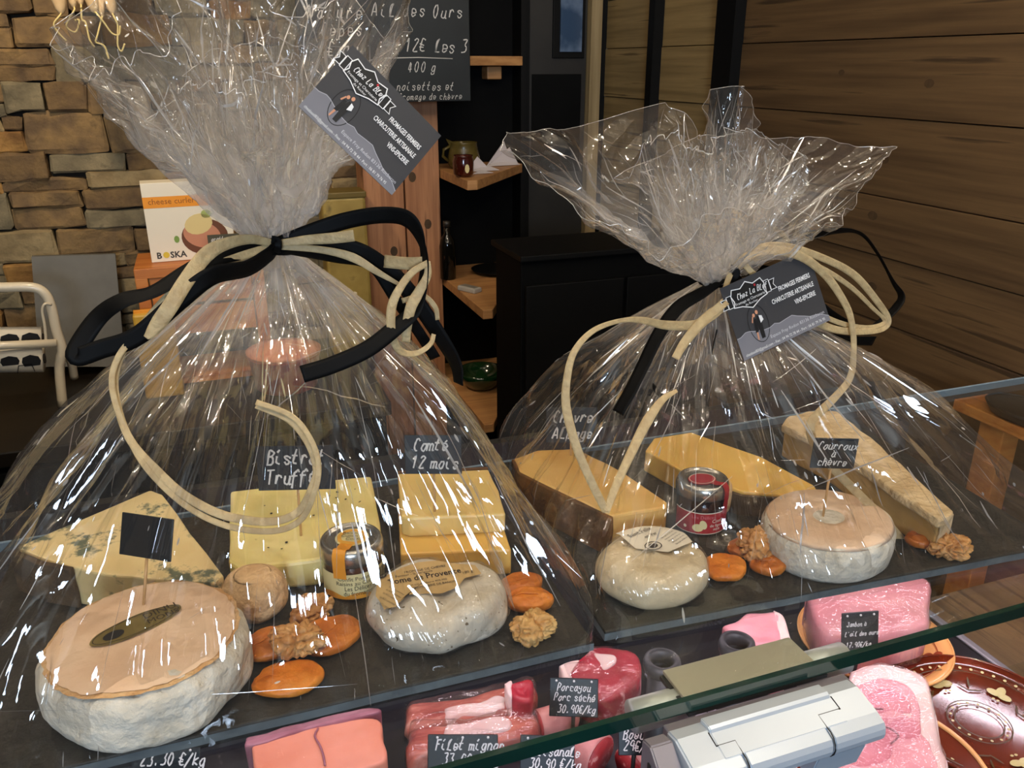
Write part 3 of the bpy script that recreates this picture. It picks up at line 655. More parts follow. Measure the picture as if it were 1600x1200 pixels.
M_dg = pbr('print_darkgrey', '#3d3a36', rough=.6); print_text('brand_print', 'B', .024, (-.098, fy, .010), (1, 0, 0), (0, 0, 1), M_dg, cu, lift=.0005, bold=.0006); print_text('brand_print', 'SKA', .024, (-.0625, fy, .010), (1, 0, 0), (0, 0, 1), M_dg, cu, lift=.0005, bold=.0006)
flat('brand_sun', ell(-.0725, .0185, .0085, .0085, 16), (0, fy, 0), (1, 0, 0), (0, 0, 1), pbr('sun_yellow', '#dcc23a', rough=.5), cu, .0006)
flat('printed_cheese', ell(.035, .062, .062, .05, 28), (0, fy, 0), (1, 0, 0), (0, 0, 1), pbr('print_rind', '#6b3f24', rough=.6), cu, .0004)
flat('printed_cheese_face', ell(.028, .068, .05, .036, 28, -.3), (0, fy, 0), (1, 0, 0), (0, 0, 1), pbr('print_paste', '#c98a6a', rough=.6), cu, .0007)
flat('printed_cheese_curls', ell(.022, .098, .038, .028, 16, .3), (0, fy, 0), (1, 0, 0), (0, 0, 1), pbr('print_cream', '#e3cf8f', rough=.6), cu, .001)
flat('printed_leaf', ell(-.04, .06, .007, .01, 10), (0, fy, 0), (1, 0, 0), (0, 0, 1), pbr('print_green', '#7fa04a', rough=.6), cu, .001)
flat('printed_leaf', ell(.045, .125, .014, .012, 10), (0, fy, 0), (1, 0, 0), (0, 0, 1), pbr('print_green_pale', '#a9b86a', rough=.6), cu, .001)
ct = thing('shop_tag', 'small olive shop tag with white writing leaning on the curler box', 'tag', (.035, 2.46, -.152))
bobj('plate', box_bm((0, 0, .035), (.085, .003, .068), .0005), pbr('tag_olive', '#4a4630', rough=.5), ct)
scribble('writing', [(-.034, .052, 1, 'Gratter'), (-.038, .034, 1, 'pour raper'), (-.028, .016, 1, 'racine')], .011, (0, -.0017, 0), (1, 0, 0), (0, 0, 1), M_chalk, ct, lw=.14)
yb = thing('yellow_packet', 'bright yellow packet lying in the shadow beside the wooden crate', 'packet', (-.17, 2.36, -.5))
bobj('pack', box_bm((0, 0, .12), (.10, .05, .24), .006), pbr('packet_yellow', '#c79a2e', '#dbb04a', 8, rough=.4), yb); bx('fold', (0, 0, .243), (.095, .012, .008), M_orange, yb, .001)
pc = thing('illustrated_tin', 'yellow tin with dark plant drawing between the stone wall and the pine post', 'tin', (.36, 2.5, -.5))
W(bobj('tin_body', box_bm((.385, 2.56, -.25), (.13, .10, .49), .01), pbr('tin_yellow', '#8f7a3c', '#a8924e', 14, rough=.5, c3='#3b3420'), None), pc)
W(bx('tin_lid', (.385, 2.56, .0), (.134, .104, .018), pbr('tin_lid', '#6d5d2c', rough=.4), None, .003), pc)
rp = thing('red_tub', 'orange red tub on the dark worktop behind the left gift bag', 'tub', (.155, 2.3, -.5))
rm = pbr('tub_red', '#b5442a', '#c9563a', 8, rough=.4)
lathe('tub_body', [(.07, 0), (.085, .01), (.098, .10), (.102, .105), (.098, .107), (.09, .1), (.08, .02), (.001, .015)], rm, rp, 36)
lathe('tub_lid', [(.101, .106), (.103, .115), (.06, .122), (.001, .124)], pbr('tub_lid', '#d98a6a', rough=.5), rp, 36)
# sausages hanging top left
M_garlic = pbr('dry_sausage_skin', '#c9a878', '#e3cda4', 14, rough=.6, bump=.5, c3='#a5793f'); M_twine = pbr('twine', '#cdbd80', rough=.8)
for i, (px, pyb, wr_, tw) in enumerate(((96, 22, .019, [(93, 25), (84, 38), (92, 52), (104, 64)]), (116, 12, .015, [(116, 16), (108, 30), (104, 42), (118, 50), (124, 32), (117, 32)]), (127, 8, .014, [(127, 12), (128, 30), (134, 36), (140, 62), (148, 74)]), (148, 20, .021, [(152, 22), (163, 36), (175, 52), (186, 54), (188, 40)]), (176, 22, .017, [(178, 26), (184, 40), (184, 70), (190, 80), (195, 68)]), (160, 26, .012, [(152, 56), (150, 66), (163, 72), (170, 92), (166, 82)]))):
    c = aty(px, pyb, 2.42); L_ = .30
    lab = ['pale dry sausage at the left end of the hanging bunch', 'second dry sausage from the left in the hanging bunch', 'thin dry sausage third from left with long hanging twine', 'broad dry sausage fourth from left with crossed twine', 'rightmost dry sausage in the hanging bunch', 'short thin sausage behind the two right sausages of the bunch'][i]
    t = thing('hanging_sausage', lab, 'sausage', c, 'dry sausages hanging from the ceiling')
    pr = [(.001, 0), (wr_*.35, .003), (wr_*.6, .012), (wr_*.9, .035), (wr_, .07), (wr_, L_*.5), (wr_*.95, L_*.8), (wr_*.5, L_*.97), (.001, L_)]
    lathe('sausage', pr, M_garlic, t, 20, disp=lambda p, a, r, z_: p+noise.noise_vector(p*40+Vector((i*3, 0, 0)))*.0025)
    tube('twine', cr([Vector((0, 0, .002))]+[aty(a, b, 2.40)-c for a, b in tw], 6), .0022, M_twine, t, 6)
    tube('hanging_string', [Vector((0, 0, L_-.01)), Vector((0, 0, ZC-c.z-.001))], .0015, M_twine, t, 5)
# small stand with a dark tray at the right, against the boards
sd = thing('wooden_stand', 'wooden stand carrying a dark tray at the right beyond the glass', 'stand', (1.27, 1.02, ZF))
q = atx(1575, 640, 1.24)
W(bx('upright', (1.27, q.y+.03, (ZF+q.z-.03)/2), (.04, .05, q.z-.03-ZF), M_orangewood, bevel=.002), sd); W(bx('foot', (1.27, q.y+.03, ZF+.02), (.1, .25, .04), M_orangewood, bevel=.002), sd)
W(bx('crossbar', (1.27, q.y, q.z-.027), (.08, .2, .02), M_orangewood, bevel=.002), sd)
tr = thing('dark_tray', 'dark rounded tray on top of the wooden stand at the right edge', 'tray', (1.27, q.y-.01, q.z-.017))
lathe('dish', [(.025, 0), (.042, .003), (.049, .016), (.05, .019), (.048, .018), (.04, .007), (.001, .006)], M_rubber, tr, 36, sy=1.4)
lathe('rim', [(.049, .018), (.051, .020), (.049, .022), (.047, .020), (.049, .018)], M_rubber, tr, 36, sy=1.4)
# ------------------------------------------------------------------ glass counter
GX0, GX1, GY0, GY1 = -1.05, .832, .343, .687
case = thing('display_counter', 'glass topped refrigerated display counter with green edged glass and silver hinge', 'display case', (0, .5, ZF))
def CW(o): return W(o, case)
CW(bx('top_glass', ((GX0+GX1)/2+.08, (GY0+GY1)/2, -.004), (GX1-GX0+.16, GY1-GY0-.004, .008), M_glass))
CW(bx('glass_front_edge', ((GX0+GX1)/2+.08, GY0, -.0045), (GX1-GX0+.16, .004, .009), M_greenedge))
CW(bx('glass_back_edge', ((GX0+GX1)/2+.08, GY1, -.004), (GX1-GX0+.16, .003, .008), pbr('glass_edge_pale', '#7d93a6', rough=.2)))
CW(bx('front_glass', ((GX0+GX1)/2, GY0-.006, -.195), (GX1-GX0, .005, .29), M_frontglass))
CW(bx('deck', ((GX0+GX1)/2, .54, -.335), (GX1-GX0, .44, .03), M_casedeck))
CW(bx('base', ((GX0+GX1)/2, .52, (-.35+ZF)/2), (GX1-GX0, .38, -.35-ZF), M_blackpanel))
CW(bx('side_glass', (GX1-.003, .52, -.165), (.005, .35, .31), M_frontglass))
CW(bx('side_rail', (GX1+.004, .52, -.325), (.012, .40, .014), M_greymetal, bevel=.003))
CW(bx('side_shelf', (GX1+.13, .52, -.345), (.24, .4, .02), M_plank, bevel=.002))
CW(bx('back_panel', ((GX0+GX1)/2, .768, -.172), (GX1-GX0, .012, .31), pbr('case_back', '#12110f', rough=.6)))
CW(bx('inner_divider', (.46, .53, -.31), (.004, .34, .012), M_greymetal))
for x in (-.55, .02, .44): CW(bx('grille_strip', (x, .53, -.3185), (.035, .34, .003), M_greymetal, bevel=.0008))
# hinge: profile swept along x, three knuckles, clamp plate and pin barrels under the glass
def sweep(name, prof, x0, x1, mat, bev=0., nosmooth=True):
    n = len(prof); V = [(x0, y, z) for y, z in prof]+[(x1, y, z) for y, z in prof]
    Fc = [tuple(range(n)), tuple(range(2*n-1, n-1, -1))]+[(i, i+n, (i+1) % n+n, (i+1) % n) for i in range(n)]
    bm_ = bmesh.new(); me = bpy.data.meshes.new('t'); me.from_pydata(V, [], Fc); bm_.from_mesh(me); bpy.data.meshes.remove(me)
    bmesh.ops.recalc_face_normals(bm_, faces=bm_.faces)
    if bev: bmesh.ops.bevel(bm_, geom=[e for e in bm_.edges if len(e.link_faces) == 2 and e.calc_face_angle() > .8], offset=bev, segments=2, affect='EDGES')
    return bobj(name, bm_, mat)
hg = bpy.data.objects.new('hinge', bpy.data.meshes.new('hinge')); COL.objects.link(hg)
hb = box_bm((.290, .337, -.030), (.135, .012, .03), .001); hb.to_mesh(hg.data); hb.free(); hg.data.materials.append(M_greymetal)
W(hg, case); hg['label'] = 'silver glass hinge'
def HP(o): o.parent = hg; o.matrix_parent_inverse = Matrix.Identity(4); return o
# front skin: slopes out and down, rounds under
def skin(y_in, z_top, dy, zb): return [(y_in, z_top), (y_in-.010, z_top+.002), (y_in-.0285-dy, zb+.0155)]+[(y_in-.0285-.0095*math.sin(k*PI/8)-dy, zb+.006+.0095*math.cos(k*PI/8)) for k in range(2, 9)]+[(y_in-.012, zb-.0035), (y_in, zb+.004)]
SK = skin(.337, -.014, 0, -.032)
HP(sweep('knuckle', SK, .2215, .2555, M_metal, .0012)); HP(sweep('knuckle', SK, .3165, .3555, M_metal, .0012))
HP(sweep('knuckle', [(a-.0004, b) for a, b in SK], .2565, .3155, M_metal, .0012))
HP(sweep('clamp_lip', [(.336, -.0105), (.3275, -.0095), (.3255, -.0105), (.3185, -.0195), (.3235, -.022), (.336, -.019)], .244, .3315, M_metal, .0006))
HP(sweep('knuckle_tab', [(a-.0007, b+.0004) for a, b in SK[:3]]+[(.31, -.026), (.335, -.024)], .244, .3315, M_metal, .0004))
SKL = [(.3255, -.0128), (.3165, -.0147)]; NOSE = [(.3085, -.0165)]+[(.3085-.0097*math.sin(k*PI/8), -.026+.0097*math.cos(k*PI/8)) for k in range(1, 9)]
for xa, xb in ((.2432, .2560), (.3325, .3160)):
    pth = [Vector((xa, y, z+.0004)) for y, z in SKL]+[Vector((xb, .3165, -.0143))]+[Vector((xb, y-.0002, z+.0002)) for y, z in NOSE]
    HP(tube('seam', pth, .00045, M_rubber, n=6))
HP(sweep('end_plate', [(.338, -.016), (.328, -.013), (.302, -.034), (.300, -.045), (.312, -.052), (.312, -.085), (.338, -.085)], .2055, .2205, M_greymetal, .001))
HP(bx('slot', (.2052, .327, -.045), (.001, .003, .04), M_rubber)); HP(bx('stud', (.2035, .322, -.040), (.006, .009, .006), M_greymetal, bevel=.001))
HP(tube('pin_socket', [(.2045, .3085, -.043), (.2052, .3085, -.043)], .0052, M_rubber, n=18))
HP(sweep('lower_block', [(.335, -.040), (.309, -.042), (.314, -.062), (.335, -.064)], .315, .352, M_metal, .0008))
HP(sweep('lower_block', [(.335, -.040), (.309, -.042), (.314, -.085), (.335, -.085)], .222, .250, M_metal, .0008))
HP(bx('clamp_plate', (.2925, .3635, -.0105), (.099, .033, .003), M_beige, bevel=.0006)); HP(bx('gasket', (.2925, .361, -.0135), (.104, .036, .0028), M_rubber))
HP(tube('barrel', [(.212, .362, -.022), (.252, .362, -.022)], .0105, M_metal2, n=24)); HP(tube('barrel', [(.335, .362, -.022), (.375, .362, -.022)], .0105, M_metal2, n=24))
for nm, px, py in (('tube', 1035, 1030), ('tube', 1152, 1002)):
    c = atz(px, py, -.12)
    t = thing('rubber_tube', 'black rubber capped tube lying %s inside the counter' % ('left' if px < 1100 else 'right'), 'tube', (c.x, c.y, -.318), 'black tubes behind the hinge')
    lathe('tube_post', [(.011, 0), (.012, .186), (.0095, .186), (.009, .12), (.001, .12)], M_rubber, t, 24); 
    lathe('ring_cap', [(.012, .184), (.0155, .187), (.0165, .193), (.0155, .198), (.0125, .199), (.010, .197), (.010, .185), (.012, .184)], pbr('ring_grey', '#333333', rough=.5), t, 28)

# ------------------------------------------------------------------ meats in the counter
DZ = -.32
def P2(px, py, z): p = atz(px, py, z); return (p.x, p.y)
def blob(name, outline_px, z0, h, mat, parent_loc, parent, amp=.002, round_=.008, seed=0, rings=5, mat_side=None, flat_top=True):
    """a body with a hand-drawn outline, rounded shoulder and slightly uneven surface"""
    pts = cr([Vector((*p, 0)) for p in outline_px]+[Vector((*outline_px[0], 0))], 6)[:-1]; n = len(pts)
    c = sum(pts, Vector())/n; V = []; Fc = []
    prof = [(-round_*.5, 0), (0, round_*.6), (0, max(round_*.6, h-round_))]+[(-round_*(1-math.cos(PI/2*i/4)), h-round_+round_*math.sin(PI/2*i/4)) for i in range(1, 5)]
    for (ins, z) in prof:
        for p in pts:
            d = (c-p).normalized(); q = p+d*(-ins); q = Vector((q.x, q.y, z0+z)); k = noise.noise_vector(q*45+Vector((seed, 0, 0)))*amp; V.append(Vector((q.x+k.x, q.y+k.y, max(z0, q.z+(k.z if z > 0 else 0)))))
    m = len(prof)
    for s in (.75, .5, .25):
        for p in pts:
            q = c+(p-c)*s*(1-round_/((p-c).length+1e-6)); q.z = z0+h+noise.noise(q*38+Vector((seed, 2, 0)))*amp*1.4; V.append(q)
    m += 3; V.append(Vector((c.x, c.y, z0+h)))
    for i in range(m-1):
        for k in range(n): a, b = i*n+k, i*n+(k+1) % n; Fc.append((a, b, b+n, a+n))
    for k in range(n): Fc.append(((m-1)*n+k, (m-1)*n+(k+1) % n, m*n))
    Fc.append(tuple(range(n))[::-1])
    L_ = Vector(parent_loc); o = mesh(name, [v-L_ for v in V], Fc, mat, parent, True, mats=[mat]+([mat_side] if mat_side else []))
    if mat_side: o.data.polygons.foreach_set('material_index', [1 if f_.normal.z < .6 else 0 for f_ in o.data.polygons])
    return o
M_ham = pbr('ham_pink', '#d98a95', '#e9a9ae', 14, rough=.35, bump=.3, c3='#f0c2c2', sss=.25, bscale=60)
M_hamd = pbr('ham_deep', '#c96f80', '#dc8c96', 18, rough=.35, bump=.3, sss=.25)
M_fat = pbr('pork_fat', '#eed9d2', '#e3bfba', 20, rough=.4, sss=.3)
M_rosy = pbr('rosy_terrine', '#c87a5f', '#d8927a', 12, rough=.4, bump=.3, sss=.2)
M_porkskin = pbr('pork_skin', '#7c4450', '#a5707c', 20, rough=.5, bump=.5)
M_redmeat = veined('cured_red_meat', '#9c1c2e', '#b83042', '#eeb4b4', .565, 26, .95)
M_dryham = pbr('dry_ham', '#a0433c', '#c26a58', 25, rough=.35, stretch=(1, 3, 1), bump=.5, c3='#d99c8a')
M_sausage = pbr('dry_sausage', '#b3706a', '#c98b82', 40, rough=.5, bump=.4); M_cut = veined('sausage_cut', '#93282c', '#a83a3a', '#d99a90', .57, 60, .8)
def meat(name, label, cat, parts, loc, group=None):
    t = thing(name, label, cat, loc, group); return t
def outl(pxs, z): return [P2(a, b, z) for a, b in pxs]
def wrapcover(parent, px, z, h, loc, seed):
    o = blob('plastic_wrap', outl(px, z+h), z, h+.004, M_shrink, loc, parent, .004, .01, seed)
    me = o.data; l = me.uv_layers.new(name='UVMap'); vi = np.zeros(len(me.loops), dtype=np.int32); me.loops.foreach_get('vertex_index', vi)
    co = np.array([(v.co.x*6, v.co.y*6) for v in me.vertices]); l.data.foreach_set('uv', co[vi].ravel()); return o
# pork slab
L0 = (.04, .64, DZ); t = thing('pork_terrine', 'salmon pink slab of terrine below the big round cheese', 'meat', L0)
blob('slab', outl([(392, 1165), (470, 1140), (583, 1121), (597, 1150), (603, 1185), (560, 1205), (480, 1225), (410, 1235), (396, 1200)], -.27), DZ, .05, M_rosy, L0, t, .0015, .004, 1)
blob('skin_strip', outl([(385, 1158), (470, 1134), (580, 1110), (585, 1119), (480, 1143), (392, 1170)], -.272), DZ, .052, M_porkskin, L0, t, .0015, .003, 2)
cv = [atz(a, b, -.268)-Vector(L0) for a, b in ((497, 1138), (492, 1150), (500, 1165), (505, 1180), (508, 1196))]; tube('crease', cr(cv, 4), .0011, M_porkskin, t, 6)
# vacuum packs of dry ham
for i, (px, lab) in enumerate((([(632, 1100), (740, 1075), (830, 1060), (835, 1090), (800, 1108), (700, 1120), (640, 1128)], 'upper vacuum pack of dried ham slices beside the pink terrine'),
                               ([(640, 1130), (740, 1118), (832, 1105), (838, 1140), (760, 1158), (650, 1176), (634, 1160)], 'lower vacuum pack of dried ham behind the white lettered tag'))):
    L0 = (.17+.01*i, .66-.05*i, DZ); t = thing('vacuum_pack', lab, 'meat pack', L0, 'vacuum packed dry hams')
    blob('ham_slices', outl(px, -.29), DZ, .026, M_dryham, L0, t, .004, .01, 5+i); blob('fat_edge', outl([((a+735)/2+8, (b+1118)/2-10+i*10) for a, b in px], -.285), DZ+.01, .019, M_fat, L0, t, .003, .006, 9+i)
    wrapcover(t, px, DZ, .032, L0, 7+i)
# porcayou, red cured meat
L0 = (.33, .66, DZ); px = [(877, 1038), (905, 1030), (930, 1008), (990, 1018), (1003, 1045), (985, 1075), (945, 1092), (900, 1075)]
t = thing('cured_pork', 'bright red marbled cured pork below the gap between the two slates', 'meat', L0)
blob('meat', outl(px, -.28), DZ, .04, M_redmeat, L0, t, .003, .006, 12); blob('fat_cap', outl([(874, 1040), (905, 1030), (890, 1058), (900, 1076), (884, 1068)], -.279), DZ, .042, M_fat, L0, t, .002, .004, 13)
blob('fat_seam', outl([(928, 1022), (960, 1024), (962, 1036), (945, 1046), (932, 1034)], -.279), DZ+.03, .0125, M_fat, L0, t, .001, .003, 14); wrapcover(t, px, DZ, .043, L0, 20)
# red piece at the left
L0 = (.22, .68, DZ); t = thing('cured_pork', 'dark red cured meat end just left of the tag of dried pork', 'meat', L0)
blob('meat', outl([(790, 1068), (830, 1058), (832, 1082), (826, 1096), (800, 1090)], -.27), DZ, .05, M_redmeat, L0, t, .003, .006, 15); blob('fat_cap', outl([(788, 1068), (800, 1064), (800, 1088), (793, 1084)], -.27), DZ, .051, M_fat, L0, t, .001, .003, 16)
# artisan sausages
def saus(label, a, b, r, z):
    pa, pb = atz(*a, z), atz(*b, z); t = thing('dry_sausage', label, 'sausage', (pa.x, pa.y, DZ), 'cut dry sausages in the counter'); o = Vector((pa.x, pa.y, DZ)); d = (pb-pa)
    tube('sausage_body', cr([pa-o, pa+d*.33-o, pa+d*.66-o, pb-o], 4), lambda s: r*(1 if s > .12 else .6+.4*s/.12), M_sausage, t, 20)
    dn = d.normalized(); tube('cut_face', [pb-o, pb+dn*.0012-o], r*.93, M_cut, t, 20)
saus('short dry sausage end beside the artisan price tag', (905, 1160), (938, 1182), .0225, DZ+.0225)
saus('dry sausage cut low behind the hinge end plate', (1010, 1180), (985, 1200), .021, DZ+.021)
saus('small sausage lying above the artisan price tag', (900, 1115), (842, 1132), .016, DZ+.016)
# hams
L0 = (.55, .66, DZ); t = thing('cooked_ham', 'small pink cooked ham piece left of the cream plate', 'ham', L0)
pxh = [(1130, 975), (1175, 955), (1215, 955), (1228, 975), (1232, 1003), (1200, 1010), (1160, 1005)]
blob('ham', outl(pxh, -.25), DZ, .07, M_ham, L0, t, .003, .008, 21); blob('fat_edge', outl([(1208, 955), (1226, 965), (1236, 1003), (1222, 1006)], -.25), DZ, .071, M_fat, L0, t, .002, .004, 22)
def plate(label, cx, cy, z, r, m1, rim, deco, name):
    p = atz(cx, cy, z); t = thing(name, label, 'plate', (p.x, p.y, DZ)); h = .014
    lathe('dish', [(r*.55, 0), (r*.6, .001), (r*.9, h*.8), (r, h), (r*.995, h+.003), (r*.88, h*.75), (r*.62, .0045), (.001, .004)], m1, t, 56)
    lathe('rim', [(r*.985, h+.0015), (r*1.005, h), (r*1.01, h+.003), (r*.99, h+.0045), (r*.985, h+.0015)], rim, t, 56)
    def zz(q): return .0055 if q < .62 else .0055+(q-.62)/(.88-.62)*(h*.75-.0045)+.0002
    def d(nm, u, v, a, b, mat, rot=0, dz=0): 
        V = [(u*r+x*r, v*r+y*r) for x, y in ell(0, 0, a, b, 12, rot)]
        mesh(nm, [(x, y, zz(math.hypot(x, y)/r)+.0012+dz) for x, y in V], [tuple(range(12))], mat, t)
    return t, d, zz
M_creamg = pbr('cream_glaze', '#d99a5a', '#e6ad6e', 12, rough=.2, coat=.5); M_redg = pbr('terracotta_spots', '#8c3a1c', rough=.3)
M_browng = pbr('brown_glaze', '#5a1c0b', '#6e2610', 10, rough=.12, coat=.8); M_slip = pbr('cream_slip', '#c9b97e', '#d6c890', 30, rough=.3); M_sgr = pbr('green_slip', '#4d3a18', rough=.4)
t, d, zz = plate('cream glazed plate with red brown dot flowers under the rear ham', 1366, 992, -.30, .090, M_creamg, M_creamg, None, 'cream_plate')
for (u, v) in ((.55, -.52), (-.72, -.25), (-.2, -.78), (.78, .1)):
    for k in range(3): a = 2*PI*k/3; d('dot_flower', u+.075*math.cos(a), v+.06*math.sin(a), .06, .045, M_redg)
for k in range(4): d('leaf_dot', .2+.04*k, -.66+.03*k, .018, .03, M_inkblack, .7)
for rr in (.8,):
    outline('painted_line', ell(0, 0, rr*.092, rr*.092, 48), .0012, (0, 0, zz(.8)+.0008), (1, 0, 0), (0, 1, 0), M_redg, t)
L0 = (.70, .645, DZ); px = [(1260, 930), (1300, 905), (1380, 895), (1450, 905), (1453, 950), (1449, 978), (1400, 990), (1330, 1002), (1285, 985)]
t = thing('cooked_ham', 'large pale pink ham on the cream plate behind the garlic ham tag', 'ham', (L0[0], L0[1], DZ+.017)); L1 = (L0[0], L0[1], DZ+.017)
blob('ham', outl(px, -.255), DZ+.017, .05, M_ham, L1, t, .002, .008, 31); wrapcover(t, px, DZ+.017, .053, L1, 33)
# big front ham
L0 = (.57, .50, DZ); px = [(1330, 1045), (1365, 1035), (1420, 1042), (1450, 1062), (1462, 1110), (1472, 1160), (1478, 1215), (1380, 1240), (1290, 1235), (1262, 1180), (1285, 1160), (1310, 1120), (1320, 1080)]
t = thing('cooked_ham', 'big cut pink ham with white fat rim in front beside the hinge', 'ham', (L0[0], L0[1], DZ+.012)); L1 = (L0[0], L0[1], DZ+.012)
blob('fat_rim', outl(px, -.25), DZ+.012, .058, M_fat, L1, t, .002, .006, 41)
blob('ham_face', outl([(1335, 1068), (1380, 1056), (1420, 1068), (1438, 1100), (1440, 1140), (1455, 1160), (1462, 1215), (1380, 1230), (1300, 1222), (1282, 1180), (1310, 1150), (1325, 1100)], -.247), DZ+.05, .0215, M_ham, L1, t, .0015, .003, 42)
blob('lean_muscle', outl([(1345, 1090), (1380, 1072), (1415, 1085), (1425, 1110), (1395, 1108), (1362, 1112)], -.2455), DZ+.06, .0126, M_hamd, L1, t, .001, .002, 43)
blob('lean_muscle', outl([(1325, 1145), (1360, 1135), (1392, 1150), (1390, 1180), (1350, 1195), (1322, 1180)], -.2455), DZ+.06, .0128, M_hamd, L1, t, .001, .002, 44)
blob('lean_muscle', outl([(1372, 1120), (1410, 1116), (1438, 1125), (1436, 1148), (1400, 1148), (1376, 1136)], -.2455), DZ+.06, .0126, M_hamd, L1, t, .001, .002, 45)
for cvp in (((1334, 1114), (1350, 1114), (1362, 1107), (1364, 1120), (1368, 1135), (1352, 1142), (1346, 1150)), ((1362, 1107), (1380, 1108)), ((1372, 1134), (1390, 1138), (1404, 1150), (1392, 1162))):
    tube('crease', cr([atz(a, b, -.2435)-Vector(L1) for a, b in cvp], 4), .0009, M_porkskin, t, 6)
wrapcover(t, px, DZ+.012, .063, L1, 47)
hp = thing('terracotta_dish', 'terracotta dish beneath the big front ham', 'plate', (.575, .478, DZ)); lathe('dish', [(.05, 0), (.075, .004), (.098, .016), (.1, .019), (.096, .018), (.07, .008), (.001, .006)], M_browng, hp, 48); lathe('rim', [(.098, .017), (.102, .019), (.1, .022), (.096, .0195), (.098, .017)], M_creamg, hp, 48)
L0 = (.47, .46, DZ); t = thing('cooked_ham', 'pink ham end seen under the hinge', 'ham', L0)
blob('ham', outl([(1160, 1175), (1210, 1160), (1240, 1180), (1232, 1215), (1170, 1225), (1140, 1200)], -.26), DZ, .06, M_ham, L0, t, .002, .008, 51); blob('fat_edge', outl([(1210, 1158), (1244, 1178), (1240, 1216), (1230, 1205), (1232, 1185)], -.26), DZ, .061, M_fat, L0, t, .002, .004, 52)
# brown plate with slip flowers
t, d, zz = plate('brown glazed round plate with cream slip flowers at the right', 1534, 1112, -.30, .098, M_browng, M_browng, None, 'decorated_plate')
R0 = .098
for k in range(44): a = 2*PI*k/44; d('slip_dot', .845*math.cos(a), .845*math.sin(a), .018, .018, M_slip)
outline('slip_ring', ell(0, 0, .80*R0, .80*R0, 60), .0012, (0, 0, zz(.8)+.0008), (1, 0, 0), (0, 1, 0), M_sgr, t); outline('slip_ring', ell(0, 0, .89*R0, .89*R0, 60), .0012, (0, 0, zz(.89)+.0008), (1, 0, 0), (0, 1, 0), M_sgr, t)
outline('slip_ring', ell(0, 0, .25*R0, .25*R0, 40), .0014, (0, 0, .0064), (1, 0, 0), (0, 1, 0), M_sgr, t); outline('slip_ring', ell(0, 0, .33*R0, .33*R0, 40), .0014, (0, 0, .0064), (1, 0, 0), (0, 1, 0), M_sgr, t)
for k in range(16): a = 2*PI*k/16; d('slip_dot', .29*math.cos(a), .29*math.sin(a), .016, .016, M_slip)
for k in range(6):
    a = 2*PI*k/6+.4; u, v = .6*math.cos(a), .6*math.sin(a)
    for q in range(3): b = a+(q-1)*1.5; d('slip_petal', u+.06*math.cos(b), v+.06*math.sin(b), .075, .05, M_slip, b, q*.0002)
    for q in range(2): d('slip_petal', u-.1*math.cos(a+q*.5-.25), v-.1*math.sin(a+q*.5-.25), .02, .015, M_slip)
    a += PI/6; u, v = .58*math.cos(a), .58*math.sin(a)
    for q in range(3): d('slip_leaf', u+.07*math.cos(a+2*q), v+.07*math.sin(a+2*q), .08, .012, M_sgr, a+q*.9)

# price tags in the counter: black plates on small feet, tipped back
def price_tag(label, pxs, z, lines, group='handwritten price tags in the counter', size=.0095, yshift=0):
    """pxs: top-left and bottom-right pixel of the plate, standing at depth y of its foot"""
    (x0, y0), (x1, y1), tilt, rot = pxs; c = atz((x0+x1)/2, y1, z); wpx = x1-x0
    dist = (c-_C).dot(_F); wd = wpx/FPX*dist/max(.6, math.cos(rot)); ht = (y1-y0)/FPX*dist*1.02
    t = thing('price_tag', label, 'price tag', (c.x, c.y, DZ), group); t.rotation_euler = (0, 0, -YAW+rot)
    zc = z-DZ; T = math.radians(tilt); ey = Vector((0, math.sin(T), math.cos(T)))
    Rm = Matrix.Rotation(-T, 3, 'X')
    bobj('plate', box_bm((0, ey.y*ht/2, zc+ey.z*ht/2), (wd, .0025, ht), .0008, rot=Rm), M_tag, t)
    tube('foot', [(0, .004, .0), (0, .002, zc+.004)], .0022, M_rubber, t, 8)
    o = Vector((0, 0, zc))+(-ey.cross(Vector((1, 0, 0))))*-.0
    nf = Vector((1, 0, 0)).cross(ey)      # towards the buyer
    scribble('writing', [(-wd/2+u*wd, v*ht, s, tx) for (u, v, s, tx) in lines], size, Vector((0, 0, zc))+nf*.0014, (1, 0, 0), ey, M_chalk, t, lw=.13, lift=.0003, advance=.58)
    for u in (-.36, .0, .36): tube('rivet', [Vector((u*wd, 0, zc))+ey*ht*.93+nf*.001, Vector((u*wd, 0, zc))+ey*ht*.93+nf*.002], .0012, M_chalk, t, 8)
price_tag('black price tag reading Porcayou porc séché beside the red cured pork', ((858, 1062), (934, 1120), 25, -.05), -.285, [(.14, .68, 1, 'Porcayou'), (.08, .42, 1, 'Porc séché'), (.16, .12, 1, '30.90€/kg')], size=.0078)
price_tag('black price tag reading Artisanale at the bottom of the picture', ((812, 1152), (897, 1210), 25, -.05), -.275, [(.3, .78, .7, 'Coppa'), (.12, .5, 1, 'Artisanale'), (.16, .18, 1, '30.90 €/kg')], size=.0088)
price_tag('black price tag reading Filet mignon below the vacuum packs', ((668, 1150), (778, 1205), 25, 0), -.275, [(.1, .6, 1, 'Filet mignon'), (.2, .2, 1, '33.90 €/kg')], size=.0098)
price_tag('black price tag at the bottom left under the big round cheese', ((205, 1170), (312, 1222), 25, 0), -.275, [(.12, .5, 1, '23.30 €/kg')], size=.011)
price_tag('black price tag starting with B beside the hinge end plate', ((966, 1130), (1016, 1180), 25, 0), -.275, [(.12, .5, 1, 'Boeuf'), (.14, .15, 1, '29€/kg')], size=.0095)
